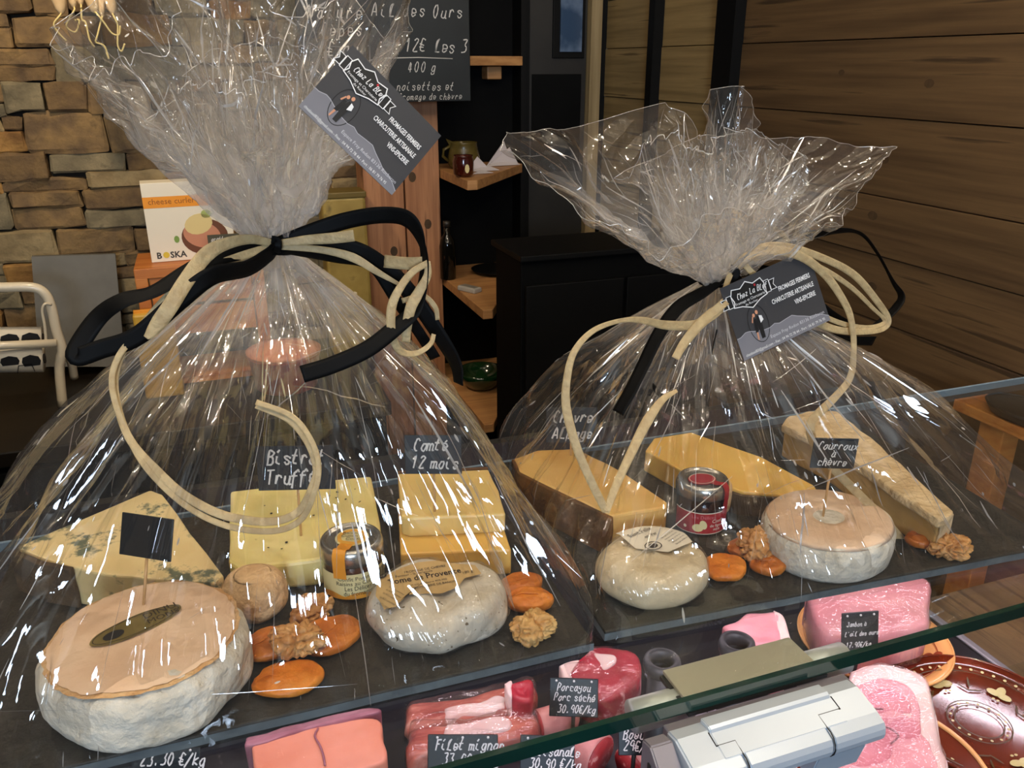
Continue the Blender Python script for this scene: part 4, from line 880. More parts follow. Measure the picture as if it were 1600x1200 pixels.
price_tag('black price tag reading Jambon à l\'ail des ours on the rear ham', ((1313, 955), (1373, 1018), 15, .12), -.25, [(.12, .66, 1, 'Jambon à'), (.06, .42, 1, "l'ail des ours"), (.1, .14, 1.1, '17.90€/kg')], size=.0051)
price_tag('black price tag edge standing on the big front ham', ((1308, 1020), (1323, 1075), 12, .9), -.25, [], size=.006)
# ------------------------------------------------------------------ slates
SZ = .0085
def slate(label, corners):
    c = sum((Vector(q) for q in corners), Vector())/4; t = thing('slate_board', label, 'slate', (c.x, c.y, 0), 'slate serving boards')
    pts = []; n = 14
    for i in range(4):
        a, b = Vector(corners[i]), Vector(corners[(i+1) % 4])
        for k in range(n):
            u = k/n; p = a+(b-a)*u; q = noise.noise_vector(p*60); pts.append((p.x+q.x*.0009-c.x, p.y+q.y*.0009-c.y))
    prism('board', pts, .0006, SZ, M_slate, t, bevel=.0012)
    e = [(x*1.0012, y*1.0012) for x, y in pts]
    V = [(x, y, .0012) for x, y in e]+[(x, y, SZ-.0016) for x, y in e]; m = len(e)
    mesh('chipped_edge', V, [(i, (i+1) % m, (i+1) % m+m, i+m) for i in range(m)], M_slate_edge, t)
    return t
C1 = [(-.178, .405, 0), (.203, .402, 0), (.207, .660, 0), (-.172, .664, 0)]
_a = math.radians(-3.6); _o = Vector((.214, .408, 0)); ex_ = Vector((math.cos(_a), math.sin(_a), 0)); ey_ = Vector((-math.sin(_a), math.cos(_a), 0))
C2 = [_o, _o+ex_*.385, _o+ex_*.385+ey_*.262, _o+ey_*.262]
slate('left grey slate board carrying the blue cheese and the jam jar with orange strip', C1)
slate('right grey slate board carrying the red labelled jar and ring cheese', [tuple(v) for v in C2])

# ------------------------------------------------------------------ cheeses, left slate
def nd(amp, fr, seed):
    return lambda p, a, r, z_: p+noise.noise_vector(p*fr+Vector((seed, 0, 0)))*amp*(0 if z_ < .0005 else 1)
def pick(parent, x, y, z0, z1, dx=0, dy=0, nm='toothpick'):
    V = [Vector((x, y, z0)), Vector((x+dx*.5, y+dy*.5, (z0+z1)/2)), Vector((x+dx, y+dy, z1))]
    return tube(nm, V, lambda s: .0009*(1 if s < .9 else .8), M_pick, parent, 8)
def flag(label, c, wd, ht, z0, lines, size, rz=0, lean=0.2, picklen=.03, col=M_tag, group='toothpick flags naming the cheeses'):
    """black name flag on a toothpick; c is where the pick enters the cheese"""
    t = thing('cheese_flag', label, 'label', c, group); t.rotation_euler = (0, 0, -YAW+rz)
    ey = Vector((0, math.sin(lean), math.cos(lean))); nf = Vector((1, 0, 0)).cross(ey); b = ey*picklen
    bobj('flag_plate', box_bm(b+ey*ht/2, (wd, .0012, ht), .0004, rot=Matrix.Rotation(-lean, 3, 'X')), col, t)
    tube('toothpick', [Vector((0, 0, -.006))-nf*.0, b+ey*ht*.3-nf*.0016], .0009, M_pick, t, 8)
    scribble('writing', [(-wd/2+u*wd, v*ht, s, tx) for (u, v, s, tx) in lines], size, b+nf*.0007, (1, 0, 0), ey, M_chalk, t, lw=.13, lift=.0003, advance=.58)
    return t
# 1 big mould ripened round
bigc = thing('round_cheese', 'big round cheese with white mouldy sides, peach top and gold oval label', 'cheese', (-.0645, .452, SZ))
lathe('mouldy_side', roundprof(.0565, .040, .013, nseg=6, grid=4, hgrid=6)[:-4], M_rindwhite, bigc, 120, disp=lambda p, a, r, z_: nd(.0030, 48, 3)(p, a, r, z_)+noise.noise_vector(p*130)*(.0010 if z_ > .001 else 0), sx=1.02)
def cap_ring(r, a): return r*(1+.035*noise.noise(Vector((math.cos(a)*2.2, math.sin(a)*2.2, 5)))+.03*noise.noise(Vector((math.cos(a)*9, math.sin(a)*9, 1+r*900)))+.02*noise.noise(Vector((math.cos(a)*25, math.sin(a)*25, r*1500))))
def capdisc(name, r, z, mat, parent, n=96, dome=.001, thick=.0015, seed=0, sx=1., sy=1.):
    V = []; Fc = []; rings = 7
    for i in range(rings+1):
        s = 1-i/rings
        for k in range(n):
            a = 2*PI*k/n; rr = cap_ring(r, a+seed)*s if i else cap_ring(r, a+seed)*1.0
            zz = z+dome*(1-s*s)+(-.0012 if i == 0 else 0)+noise.noise(Vector((rr*math.cos(a)*50, rr*math.sin(a)*50, seed)))*.0007
            V.append((rr*math.cos(a)*sx, rr*math.sin(a)*sy, zz))
    for i in range(rings):
        for k in range(n): a, b = i*n+k, i*n+(k+1) % n; Fc.append((a, b, b+n, a+n))
    return mesh(name, V, Fc, mat, parent, True)
capdisc('crust_rim', .0535, .0412, M_rindedge, bigc, dome=.0002); capdisc('peach_top', .0512, .0422, M_topskin, bigc)
la = .42
lab = mesh('oval_label', [(q[0]-.004, q[1]+.005, .0440+.0002*math.sin(k)) for k, q in enumerate(ell(0, 0, .0265, .0098, 36, la))], [tuple(range(36))], M_olive, bigc)
outline('label_border', ell(-.004, .005, .0248, .0084, 36, la), .0005, (0, 0, .0440), (1, 0, 0), (0, 1, 0), M_ink, bigc)
lx, ly = (math.cos(la-.05), math.sin(la-.05), 0), (-math.sin(la-.05), math.cos(la-.05), 0)
print_text('label_print', 'DINU', .0080, (.0000, .0085, .0440), lx, ly, M_ink, bigc); print_text('label_print', 'MONS', .0066, (.0025, .0030, .0440), lx, ly, M_ink, bigc)
flat('label_drawing', ell(-.016, -.001, .006, .004, 12, la), (0, 0, .0440), (1, 0, 0), (0, 1, 0), M_inkblack, bigc)
# 2 blue cheese wedge, its foot on the slate
blue = thing('blue_cheese', 'pale blue-veined cheese wedge with grey rind at the left of the slate', 'cheese', (-.085, .59, SZ))
bp_ = [(-.155, .598), (-.135, .575), (-.095, .545), (-.060, .527), (-.025, .512), (-.0195, .518), (-.060, .640), (-.070, .650)]
o = Vector(blue.location)
W(prism('paste', bp_, SZ, SZ+.030, M_blue, None, bevel=.0015, sub=3, amp=.0012, freq=70, topz=lambda x, y: SZ+.030+(y-.55)*.06), blue)
W(prism('grey_rind', [(-.158, .600), (-.155, .596), (-.135, .573), (-.115, .5585), (-.117, .5555), (-.139, .5705), (-.160, .594)], SZ, SZ+.0315, M_rinddark, None, bevel=.0008, sub=2, amp=.0008, freq=80), blue)
_p = atz(221, 948, SZ+.043)
flag('blank black flag on the toothpick standing in the big round cheese', tuple(_p), .036, .026, SZ, [], .008, rz=-.25, lean=.35, picklen=.030)
# 3 truffle cheese
tr_ = thing('truffle_cheese', 'pale yellow cheese block with black truffle specks behind the jam jar', 'cheese', (.045, .575, SZ))
W(prism('paste', [(-.010, .646), (-.0155, .545), (-.010, .5345), (.040, .526), (.092, .528), (.0925, .535), (.104, .634)], SZ, SZ+.030, M_truffle, None, bevel=.0025, sub=3, amp=.001, freq=60, topz=lambda x, y: SZ+.022+(y-.53)*.04), tr_)
for i in range(26):
    x, y = rs.uniform(-.005, .092), rs.uniform(.542, .628); zz = SZ+.0222+(y-.53)*.04
    W(mesh('truffle_speck', [(x+q[0], y+q[1], zz+.0008) for q in ell(0, 0, rs.uniform(.0006, .0018), rs.uniform(.0005, .0012), 7, rs.uniform(0, 3))], [tuple(range(7))], M_inkblack), tr_)
flag('black flag reading Bistrot truffé standing in the speckled truffle cheese', tuple(atz(470, 836, SZ+.024)), .056, .034, SZ, [(.12, .60, 1, 'Bistrot'), (.10, .16, 1, 'Truffé')], .0105, rz=.05, lean=.12, picklen=.036)
# 4 small beige round
sm = thing('small_cheese', 'small plain beige round cheese beside the speckled block', 'cheese', (-.001, .510, SZ))
lathe('bloomy_round', roundprof(.0215, .030, .0115, nseg=8, grid=5, hgrid=3), M_ballrind, sm, 64, disp=nd(.0012, 60, 8))
lathe('top_dimple', [(.0125, .0300), (.011, .0307), (.0001, .0306)], M_ballrind, sm, 40)
# 5 yellow wedge in two slices
cm = thing('yellow_cheese', 'smooth golden yellow cheese cut in two stacked slices behind the wrapped tomme', 'cheese', (.15, .56, SZ))
def top_poly(px, z): return [(p.x, p.y) for p in (atz(a, b, z) for a, b in px)]
W(prism('lower_slice', top_poly([(621, 778), (762, 762), (780, 800), (799, 858), (626, 866)], SZ+.022), SZ, SZ+.022, M_comte, None, bevel=.0015, sub=1, amp=.0006, freq=50), cm)
W(prism('upper_slice', top_poly([(622, 740), (763, 733), (778, 765), (790, 803), (640, 810), (627, 806)], SZ+.038), SZ+.022, SZ+.038, M_comte2, None, bevel=.0015, sub=1, amp=.0006, freq=50), cm)
W(prism('thin_rind', top_poly([(622, 739), (763, 732), (762, 729), (621, 736)], SZ+.038), SZ+.0005, SZ+.038, M_rindbrown, None, bevel=.0004), cm)
flag('black flag reading Comté standing in the golden yellow cheese', tuple(atz(679, 800, SZ+.038)), .042, .030, SZ, [(.14, .62, 1, 'Comté'), (.10, .16, 1, '12 mois')], .009, rz=.0, lean=.15, picklen=.030)
# 6 jam jar
def jar(name, label, c, r, h, jam, lid_h=.013, lidr=None):
    t = thing(name, label, 'jar', c); lidr = lidr or r*1.0
    lathe('jam', [(r*.8, .001), (r*.9, .003), (r*.93, h*.5), (r*.90, h*.80), (r*.82, h*.86)], jam, t, 48)
    lathe('glass', [(r*.78, 0), (r*.93, .002), (r*.97, .006), (r*.97, h*.74), (r*.9, h*.84), (r*.85, h*.9)], M_glass, t, 48)
    z0 = h-lid_h
    lathe('lid', [(lidr*.90, z0+.001), (lidr*.97, z0), (lidr, z0+.0012), (lidr, z0+lid_h*.62), (lidr*.975, z0+lid_h*.82), (lidr*.92, z0+lid_h*.96), (lidr*.87, z0+lid_h), (lidr*.82, z0+lid_h*.97), (lidr*.79, z0+lid_h*.86), (lidr*.74, z0+lid_h*.84), (.0001, z0+lid_h*.84)], M_lid, t, 56)
    return t
def wrap_label(name, r, a0, a1, z0, z1, mat, parent, n=24, zf=None):
    V = []; Fc = []
    for i in range(n+1):
        a = a0+(a1-a0)*i/n; V += [(r*math.cos(a), r*math.sin(a), z0), (r*math.cos(a), r*math.sin(a), zf(i/n) if zf else z1)]
    for i in range(n): Fc.append((2*i, 2*i+2, 2*i+3, 2*i+1))
    return mesh(name, V, Fc, mat, parent, True)
JR, JH = .0225, .040
jr = jar('jam_jar', 'small jam jar with silver lid, cream label and orange seal strip', (.0675, .519, SZ), JR, JH, M_jam)
af = math.radians(-98)      # side turned to the buyer
wrap_label('paper_label', JR*.985, af-1.25, af+1.35, .0025, .0225, M_cream, jr, 30)
wrap_label('label_orange_base', JR*.987, af-1.25, af+.8, .0025, .0065, M_orange, jr, 24, zf=lambda u: .0045+.003*abs(math.sin(u*7)))
wrap_label('barcode_patch', JR*.99, af+.75, af+1.3, .009, .020, pbr('barcode_grey', '#a39a78', '#4c4738', 900, rough=.6, stretch=(1, 1, .1)), jr, 10)
V = []; sw = .0047
for (rr, zz) in ((.0001+.004, JH-.0016), (JR*.70, JH-.0010), (JR*.80, JH+.0004), (JR*.92, JH+.0012), (JR*1.01, JH-.0018), (JR*1.05, JH-.0045), (JR*1.05, JH-.013), (JR*1.03, JH-.0155), (JR*1.03, .0195)):
    for s in (-1, 1): a = af-.42+s*sw/JR*.9 if rr > .008 else af-.42; p = Vector((rr*math.cos(af-.42), rr*math.sin(af-.42), zz)); q = Vector((-math.sin(af-.42), math.cos(af-.42), 0))*s*sw; pp = p+q; 
    for s in (-1, 1):
        d0 = Vector((math.cos(af-.42), math.sin(af-.42), 0)); q0 = Vector((-d0.y, d0.x, 0)); xx = math.sqrt(max(rr*rr-sw*sw, 1e-8)) if rr > sw*1.5 else rr
        V.append(tuple(d0*xx+q0*s*sw+Vector((0, 0, zz))))
mesh('orange_seal_strip', V, [(2*i, 2*i+1, 2*i+3, 2*i+2) for i in range(8)], M_orange, jr, True)
mesh('lid_sticker', [(q[0], q[1], JH-.0018) for q in ell(.001, .0015, .0118, .0118, 32)], [tuple(range(32))], M_cream, jr)
outline('sticker_ring', ell(.001, .0015, .009, .009, 32), .003, (0, 0, JH-.0018), (1, 0, 0), (0, 1, 0), pbr('sticker_orange', '#dca43c', rough=.5), jr)
for i, tx in enumerate(('Raisins', 'Cumin &', 'Confit')): print_text('sticker_print', tx, .0045, (.001, .0045-i*.0042, JH-.0012), (math.cos(YAW), -math.sin(YAW), 0), (math.sin(YAW), math.cos(YAW), 0), M_ink, jr, align='CENTER')
def cyl_text(name, text, size, r, a_c, z, mat, parent, cond=1.):
    return print_text(name, text, size, (0, 0, 0), (1, 0, 0), (0, 1, 0), mat, parent, align='CENTER', bend=lambda x, y: Vector((r*math.cos(a_c+x*cond/r), r*math.sin(a_c+x*cond/r), z+y)))
cyl_text('label_print', 'Confit Pommes', .0044, JR*.995, af+.1, .0175, M_ink, jr); cyl_text('label_print', 'Raisins au Cumin', .0044, JR*.995, af+.1, .0138, M_ink, jr)
cyl_text('label_print', 'Les Délices', .0050, JR*.995, af+.12, .0096, M_inkblack, jr, .85); cyl_text('label_print', 'du fromager', .0050, JR*.995, af+.12, .0055, M_inkblack, jr, .85)
# 7 tomme in shrink wrap
tm = thing('wrapped_tomme', 'flattened grey tomme cheese in clear wrap with a brown paper label', 'cheese', (.1125, .4555, SZ), rz=-.15)
dsp = lambda p, a, r, z_: p*(1+.05*noise.noise(Vector((math.cos(a)*1.6, math.sin(a)*1.6, 9))))+noise.noise_vector(p*45+Vector((4, 0, 0)))*(.0042 if z_ > .001 else 0)
lathe('tomme_body', roundprof(.0425, .0295, .013, nseg=7, grid=7, hgrid=4), M_tome, tm, 80, sx=1.08, sy=.93, disp=dsp)
oo = lathe('clear_wrap', roundprof(.0435, .031, .0135, nseg=7, grid=7, hgrid=4), M_shrink, tm, 80, sx=1.08, sy=.93, disp=lambda p, a, r, z_: dsp(p, a, r, z_)+noise.noise_vector(p*110)*(.0018 if z_ > .001 else 0))
def uvxy(o, s):
    me = o.data; l = me.uv_layers.new(name='UVMap'); vi = np.zeros(len(me.loops), dtype=np.int32); me.loops.foreach_get('vertex_index', vi)
    co = np.array([((v.co.x+v.co.z*.5)*s, (v.co.y-v.co.z*.7)*s) for v in me.vertices]); l.data.foreach_set('uv', co[vi].ravel())
uvxy(oo, 8)
def drape(name, pts, z, mat, parent, body, lift=.0024):
    """label laid over the cheese: vertices take the height of the rounded top"""
    V = []; Fc = []; n = len(pts); c = Vector((sum(p[0] for p in pts)/n, sum(p[1] for p in pts)/n))
    R = 7
    for i in range(R+1):
        s = 1-i/R*.98
        for p in pts: x = c.x+(p[0]-c.x)*s; y = c.y+(p[1]-c.y)*s; V.append((x, y, body(x, y)+lift))
    for i in range(R):
        for k in range(n): a, b = i*n+k, i*n+(k+1) % n; Fc.append((a, b, b+n, a+n))
    Fc.append(tuple(R*n+k for k in range(n)))
    return mesh(name, V, Fc, mat, parent, True)
def tz(x, y):
    r = math.hypot(x/1.08, y/.93); e = .0135; R_ = .0435
    return .031 if r < R_-e else .031-e+math.sqrt(max(0, e*e-(r-R_+e)**2))
lb = [(-.041, .010), (-.034, .013), (-.022, .020), (-.010, .024), (.004, .0235), (.014, .018), (.030, .013), (.033, .002), (.020, -.001), (.014, -.010), (.002, -.015), (-.010, -.013), (-.022, -.012), (-.030, -.022), (-.038, -.020), (-.043, -.006)]
lb2 = []
for i in range(len(lb)):
    a, b = Vector(lb[i]), Vector(lb[(i+1) % len(lb)])
    for k in range(3): lb2.append(tuple(a+(b-a)*k/3))
drape('brown_paper_label', [(x*.93, y) for x, y in lb2], 0, M_paper, tm, tz)
def tt(text, size, x, y, rot=.02, cond=1., mat=M_ink, b=0.):
    c, s = math.cos(rot), math.sin(rot); print_text('label_print', text, size, (0, 0, 0), (1, 0, 0), (0, 1, 0), mat, tm, cond=1., bold=b, bend=lambda u, v: Vector((x+u*cond*c-v*s, y+u*cond*s+v*c, tz(x+u*cond*c-v*s, y+u*cond*s+v*c)+.0029)))
tt('Tome de Provence', .0088, -.031, .0005, .10, .72, M_ink, .0001); tt('FROMAGE DE CHEVRE', .0038, -.020, .0115, .10, .75, M_ink); tt('FROMAGERIE DE BANON', .0034, -.016, -.0075, .10, .75, M_ink); tt('100 g', .0042, .018, .0035, .1, .8)
tt('C', .0075, -.036, .009, .5, 1, M_inkblack, .0002); tt('Fermier - la Farigoule', .0036, -.026, .0078, .10, .8); tt('lait cru de chevre 45% MG', .0026, -.018, -.0035, .10, .9)
for k in range(5): tt('lot 0412 a consommer', .0022, -.040+k*.0022, -.013+k*.0028, -.9, .7)

# walnuts and apricots
def walnut(label, c, r, seed, rz=0, m=None, tilt=0):
    t = thing('walnut_half', label, 'walnut', c, 'shelled walnuts on the slates'); t.rotation_euler = (tilt, 0, rz)
    bm_ = bmesh.new(); bmesh.ops.create_icosphere(bm_, subdivisions=5, radius=1.)
    for v in bm_.verts:
        p = v.co.copy(); s = Vector((seed*3.1, seed*1.7, 0))
        q = Vector((p.x*1.5, p.y*1.7, p.z*1.3)); wv = noise.noise_vector(q*.9+s)*.55
        n1 = min(1, abs(noise.noise(q*1.55+wv+s))*3.2)**.6; n2 = min(1, abs(noise.noise(q*3.3+wv*1.5+s))*3.2)**.6
        groove = math.exp(-(p.x/.09)**2)*.28*(1 if p.z > -.2 else .3)
        lobes = .62+.08*math.cos(4*math.atan2(p.y, p.x)+seed)
        k = lobes+.34*n1+.13*n2-groove
        v.co = Vector((p.x*k*1.12, p.y*k*.92, p.z*k*.62))*r; v.co.z = max(v.co.z, -r*.42)
    zmin = min(v.co.z for v in bm_.verts)
    for v in bm_.verts: v.co.z -= zmin
    bobj('kernel', bm_, m or M_walnut, t, True)
    # the papery ridge between the two lobes
    tube('septum', cr([Vector((0, -r*.6, r*.38)), Vector((r*.05, -r*.2, r*.60)), Vector((-r*.04, r*.2, r*.58)), Vector((0, r*.6, r*.40))], 5), lambda s: r*.07*(1-abs(2*s-1)*.6), M_walnut2, t, 7)
    return t
def apricot(label, c, rx, ry, h, seed, rz=0, m=None, tilt=(0, 0)):
    t = thing('dried_apricot', label, 'dried apricot', c, 'dried apricots on the slates'); t.rotation_euler = (tilt[0], tilt[1], rz)
    bm_ = bmesh.new(); bmesh.ops.create_icosphere(bm_, subdivisions=4, radius=1.)
    for v in bm_.verts:
        p = v.co.copy(); s = Vector((seed*2.3, seed, 1)); a = math.atan2(p.y, p.x); rr = math.hypot(p.x, p.y)
        k = 1+.10*noise.noise(Vector((math.cos(a)*1.3, math.sin(a)*1.3, seed)))+.03*noise.noise(Vector((math.cos(a)*5, math.sin(a)*5, seed)))
        zf = abs(p.z)**.6*(1 if p.z > 0 else -1)
        dent = -.10*math.exp(-((p.y-.2)/.35)**2) if p.z > 0 else 0
        z_ = zf*(.8+.25*noise.noise(p*1.8+s))+dent+.10*noise.noise(p*4+s)
        v.co = Vector((p.x*k*rx, p.y*k*ry, z_*h*.5))
    zmin = min(v.co.z for v in bm_.verts)
    for v in bm_.verts: v.co.z = max(v.co.z-zmin, 0)
    bobj('flesh', bm_, m or M_apricot, t, True)
    cv = [Vector((rx*(-.85+.3*k), ry*.12*math.sin(k*1.4+seed), h*(.80 if 0 < k < 5 else .55))) for k in range(6)]
    tube('seam_fold', cr(cv, 4), lambda s: h*.05*(1-abs(2*s-1)), m or M_apricotd, t, 7)
    return t
def on(px, py, z): p = atz(px, py, z); return (p.x, p.y, SZ)
apricot('dried apricot in front, nearest the buyer, at the bottom of the left slate', on(452, 1062, .012), .0215, .0150, .011, 1, -.1, M_apricot)
apricot('large flat dried apricot leaning right of the front walnut', on(516, 992, .014), .0215, .0175, .012, 2, .35, M_apricotd)
apricot('dried apricot squeezed between the big round cheese and the walnut', on(418, 1006, .014), .0165, .0150, .012, 3, .2, M_apricotd)
apricot('dried apricot behind the right edge of the wrapped tomme, upper one', on(812, 915, .014), .0175, .0130, .012, 4, .3, M_apricotd)
apricot('dried apricot right of the tomme, directly behind the walnut', on(828, 938, .014), .0165, .0120, .014, 5, -.2, M_apricot)
def at3(px, py, z): p = atz(px, py, z); return (p.x, p.y, z)
walnut('walnut half lying across the dried apricots at the front of the left slate', at3(466, 1012, .0165), .0150, 1, -.3)
walnut('walnut half wedged between the jam jar and the small beige cheese', on(488, 958, .012), .0140, 2, .9)
walnut('pale walnut half at the right corner of the left slate', on(832, 985, .012), .0142, 3, .4, M_walnut2)

# ------------------------------------------------------------------ right slate
rw = thing('rind_wedge', 'thick golden cheese wedge with rough brown rind at the left of the right slate', 'cheese', (.29, .57, SZ))
W(prism('paste', top_poly([(802, 716), (840, 703), (902, 700), (975, 738), (1043, 784), (1040, 792), (957, 806), (880, 770), (812, 736)], SZ+.034), SZ, SZ+.034, M_tomme, None, bevel=.002, sub=2, amp=.0008, freq=50), rw)
W(prism('rough_rind', top_poly([(799, 716), (809, 738), (878, 773), (955, 809), (959, 805), (882, 768), (814, 734), (805, 716)], SZ+.034), SZ, SZ+.033, M_rindbrown, None, bevel=.0008, sub=2, amp=.0014, freq=80), rw)
flag('black flag reading Alpage at the back of the thick brown rinded wedge', tuple(atz(892, 712, SZ+.034)), .044, .032, SZ, [(.12, .60, 1, 'Chèvre'), (.12, .14, 1, 'Alpage')], .0100, lean=.1, picklen=.012)
yw = thing('yellow_wedge', 'long low yellow wedge with dark rind at the back of the right slate', 'cheese', (.42, .58, SZ))
W(prism('paste', top_poly([(1008, 704), (1022, 684), (1080, 675), (1190, 714), (1272, 758), (1280, 770), (1262, 776), (1160, 768), (1070, 738)], SZ+.021), SZ, SZ+.021, M_comte, None, bevel=.0015, sub=1, amp=.0006, freq=50), yw)
W(prism('dark_rind', top_poly([(1068, 741), (1158, 772), (1262, 780), (1262, 776), (1160, 768), (1070, 738)], SZ+.020), SZ, SZ+.0185, M_rinddark, None, bevel=.0004, sub=1, amp=.0006, freq=80), yw)
lw_ = thing('long_wedge', 'long ivory wedge with rough pale rind at the right end of the right slate', 'cheese', (.52, .53, SZ))
W(prism('paste', top_poly([(1226, 668), (1232, 655), (1300, 645), (1400, 725), (1486, 802), (1468, 814), (1395, 768), (1300, 706)], SZ+.030), SZ, SZ+.030, M_longpaste, None, bevel=.0015, sub=1, amp=.001, freq=60), lw_)
W(prism('rough_rind', top_poly([(1222, 662), (1232, 648), (1262, 640), (1308, 640), (1362, 682), (1425, 738), (1490, 796), (1484, 806), (1470, 812), (1400, 765), (1310, 702), (1262, 680)], SZ+.038), SZ+.029, SZ+.037, M_longrind, None, bevel=.002, sub=3, amp=.0018, freq=70), lw_)
W(prism('end_rind', top_poly([(1470, 816), (1490, 803), (1487, 799), (1467, 812)], SZ+.030), SZ, SZ+.030, M_longrind, None, bevel=.0006, sub=2, amp=.0008, freq=80), lw_)
rg_ = thing('ring_cheese', 'smooth round cheese with peach top, shallow centre dimple and white side', 'cheese', (.417, .4395, SZ), rz=.15)
pr = [(.001, 0), (.03, 0), (.0475, 0), (.0500, .003), (.0515, .012), (.0510, .024), (.0485, .0285), (.045, .0300)]
lathe('white_side', pr, M_rindwhite, rg_, 96, disp=nd(.0009, 50, 6), sx=1.0, sy=.90)
lathe('peach_top', [(.0495, .0275), (.0465, .0302), (.035, .0312), (.018, .0312), (.0125, .0306), (.0105, .0275), (.009, .0245), (.0001, .0240)], M_topskin, rg_, 96, disp=nd(.0006, 40, 7), sx=1.0, sy=.90)
flag('black flag reading Courroux chèvre on the toothpick of the ring cheese', (.413, .4415, SZ+.028), .032, .025, SZ, [(.10, .66, 1, 'Courroux'), (.42, .42, 1, 'à'), (.14, .12, 1, 'chèvre')], .0062, rz=-.06, lean=-.05, picklen=.044)
wc = thing('wrapped_white_cheese', 'white cheese in crinkled clear wrap with a printed white paper label', 'cheese', (.2690, .4460, SZ), rz=.1)
dsp2 = lambda p, a, r, z_: p*(1+.06*noise.noise(Vector((math.cos(a)*1.5, math.sin(a)*1.5, 3))))+noise.noise_vector(p*42+Vector((14, 0, 0)))*(.0024 if z_ > .001 else 0)
lathe('cheese_body', roundprof(.0385, .027, .012, nseg=7, grid=7, hgrid=4), M_wrapch, wc, 80, sx=1.05, sy=.95, disp=dsp2)
o2 = lathe('clear_wrap', roundprof(.0395, .0285, .0125, nseg=7, grid=7, hgrid=4), M_shrink, wc, 80, sx=1.05, sy=.95, disp=lambda p, a, r, z_: dsp2(p, a, r, z_)+noise.noise_vector(p*120)*(.0012 if z_ > .001 else 0)); uvxy(o2, 9)
def tz2(x, y):
    r = math.hypot(x/1.05, y/.95); e = .0125; R_ = .0395
    return .0285 if r < R_-e else .0285-e+math.sqrt(max(0, e*e-(r-R_+e)**2))
pl2 = []
pq = [(-.012, .030), (.018, .028), (.034, .010), (.030, -.006), (.006, -.010), (-.012, .004)]
for i in range(6):
    a, b = Vector(pq[i]), Vector(pq[(i+1) % 6])
    for k in range(5): pl2.append(tuple(a+(b-a)*k/5))
drape('white_paper_label', pl2, 0, M_paperwhite, wc, tz2)
def tt2(text, size, x, y, rot, cond=.85): 
    c, s = math.cos(rot), math.sin(rot); print_text('label_print', text, size, (0, 0, 0), (1, 0, 0), (0, 1, 0), M_ink, wc, bend=lambda u, v: Vector((x+u*cond*c-v*s, y+u*cond*s+v*c, tz2(x+u*cond*c-v*s, y+u*cond*s+v*c)+.0030)))
tt2('Saint Felix', .0062, -.008, .017, .15); tt2('en Var', .005, .002, .0115, .15)
for k in range(5): tt2('fabrique au lait cru', .0023, .012+k*.0012, .006-k*.0028, .35)
outline('round_stamp', ell(.001, .001, .0062, .0050, 24), .0007, (0, 0, .0308), (1, 0, 0), (0, 1, 0), M_ink, wc, lift=.0007); flat('stamp_drawing', ell(.001, .001, .0036, .0028, 12), (0, 0, .0308), (1, 0, 0), (0, 1, 0), M_ink, wc, .0007)
# red jar
J2, H2 = .0212, .043
rj = jar('fig_jam_jar', 'small dark jam jar with silver lid and dark red label', (.3475, .507, SZ), J2, H2, M_jam2, .012)
a2 = math.radians(-112)
wrap_label('red_label', J2*.985, a2-1.3, a2+1.25, .003, .0215, M_redlabel, rj, 30); wrap_label('label_edge', J2*.988, a2-1.3, a2+1.25, .021, .0218, M_paperwhite, rj, 30); wrap_label('label_edge', J2*.988, a2-1.3, a2+1.25, .0028, .0034, M_paperwhite, rj, 30)
aa = a2+.85; V = []
for (rr, zz) in ((.006, H2-.0013), (J2*.70, H2-.0006), (J2*.90, H2+.0012), (J2*1.01, H2-.0018), (J2*1.05, H2-.0045), (J2*1.05, H2-.012), (J2*1.03, H2-.015), (J2*1.03, .021)):
    d0 = Vector((math.cos(aa), math.sin(aa), 0)); q0 = Vector((-d0.y, d0.x, 0)); w_ = .0035; xx = math.sqrt(max(rr*rr-w_*w_, 1e-8)) if rr > w_*1.5 else rr
    for s in (-1, 1): V.append(tuple(d0*xx+q0*s*w_+Vector((0, 0, zz))))
mesh('red_seal_strip', V, [(2*i, 2*i+1, 2*i+3, 2*i+2) for i in range(7)], M_redlabel, rj, True)
mesh('lid_sticker', [(q[0], q[1], H2-.0014) for q in ell(-.001, .0, .0115, .0095, 32)], [tuple(range(32))], M_redlabel, rj); outline('sticker_ring', ell(-.001, 0, .0105, .0085, 32), .0005, (0, 0, H2-.0012), (1, 0, 0), (0, 1, 0), M_paperwhite, rj)
cyl_text('label_print', 'Les Délices', .0042, J2*.995, a2-.05, .0165, pbr('print_pink', '#c9707a', rough=.5), rj); cyl_text('label_print', 'Confit', .0045, J2*.995, a2+.55, .0128, M_paperwhite, rj)
cyl_text('label_print', 'de figues', .0036, J2*.995, a2+.5, .0092, M_paperwhite, rj); cyl_text('label_print', 'noix', .0036, J2*.995, a2+.5, .0060, M_paperwhite, rj)
def cylpatch(name, r, a, z, rx, rz_, mat, parent, n=14, rot=0): mesh(name, [(r*math.cos(a+q[0]/r), r*math.sin(a+q[0]/r), z+q[1]) for q in ell(0, 0, rx, rz_, n, rot)], [tuple(range(n))], mat, parent)
cylpatch('printed_cheese_pieces', J2*.996, a2-.25, .0085, .0045, .0035, M_cream, rj); cylpatch('printed_cheese_pieces', J2*.997, a2-.05, .0115, .0028, .0042, M_cream, rj, rot=.4); cylpatch('printed_mark', J2*.996, a2-.75, .008, .0014, .0014, M_paperwhite, rj)
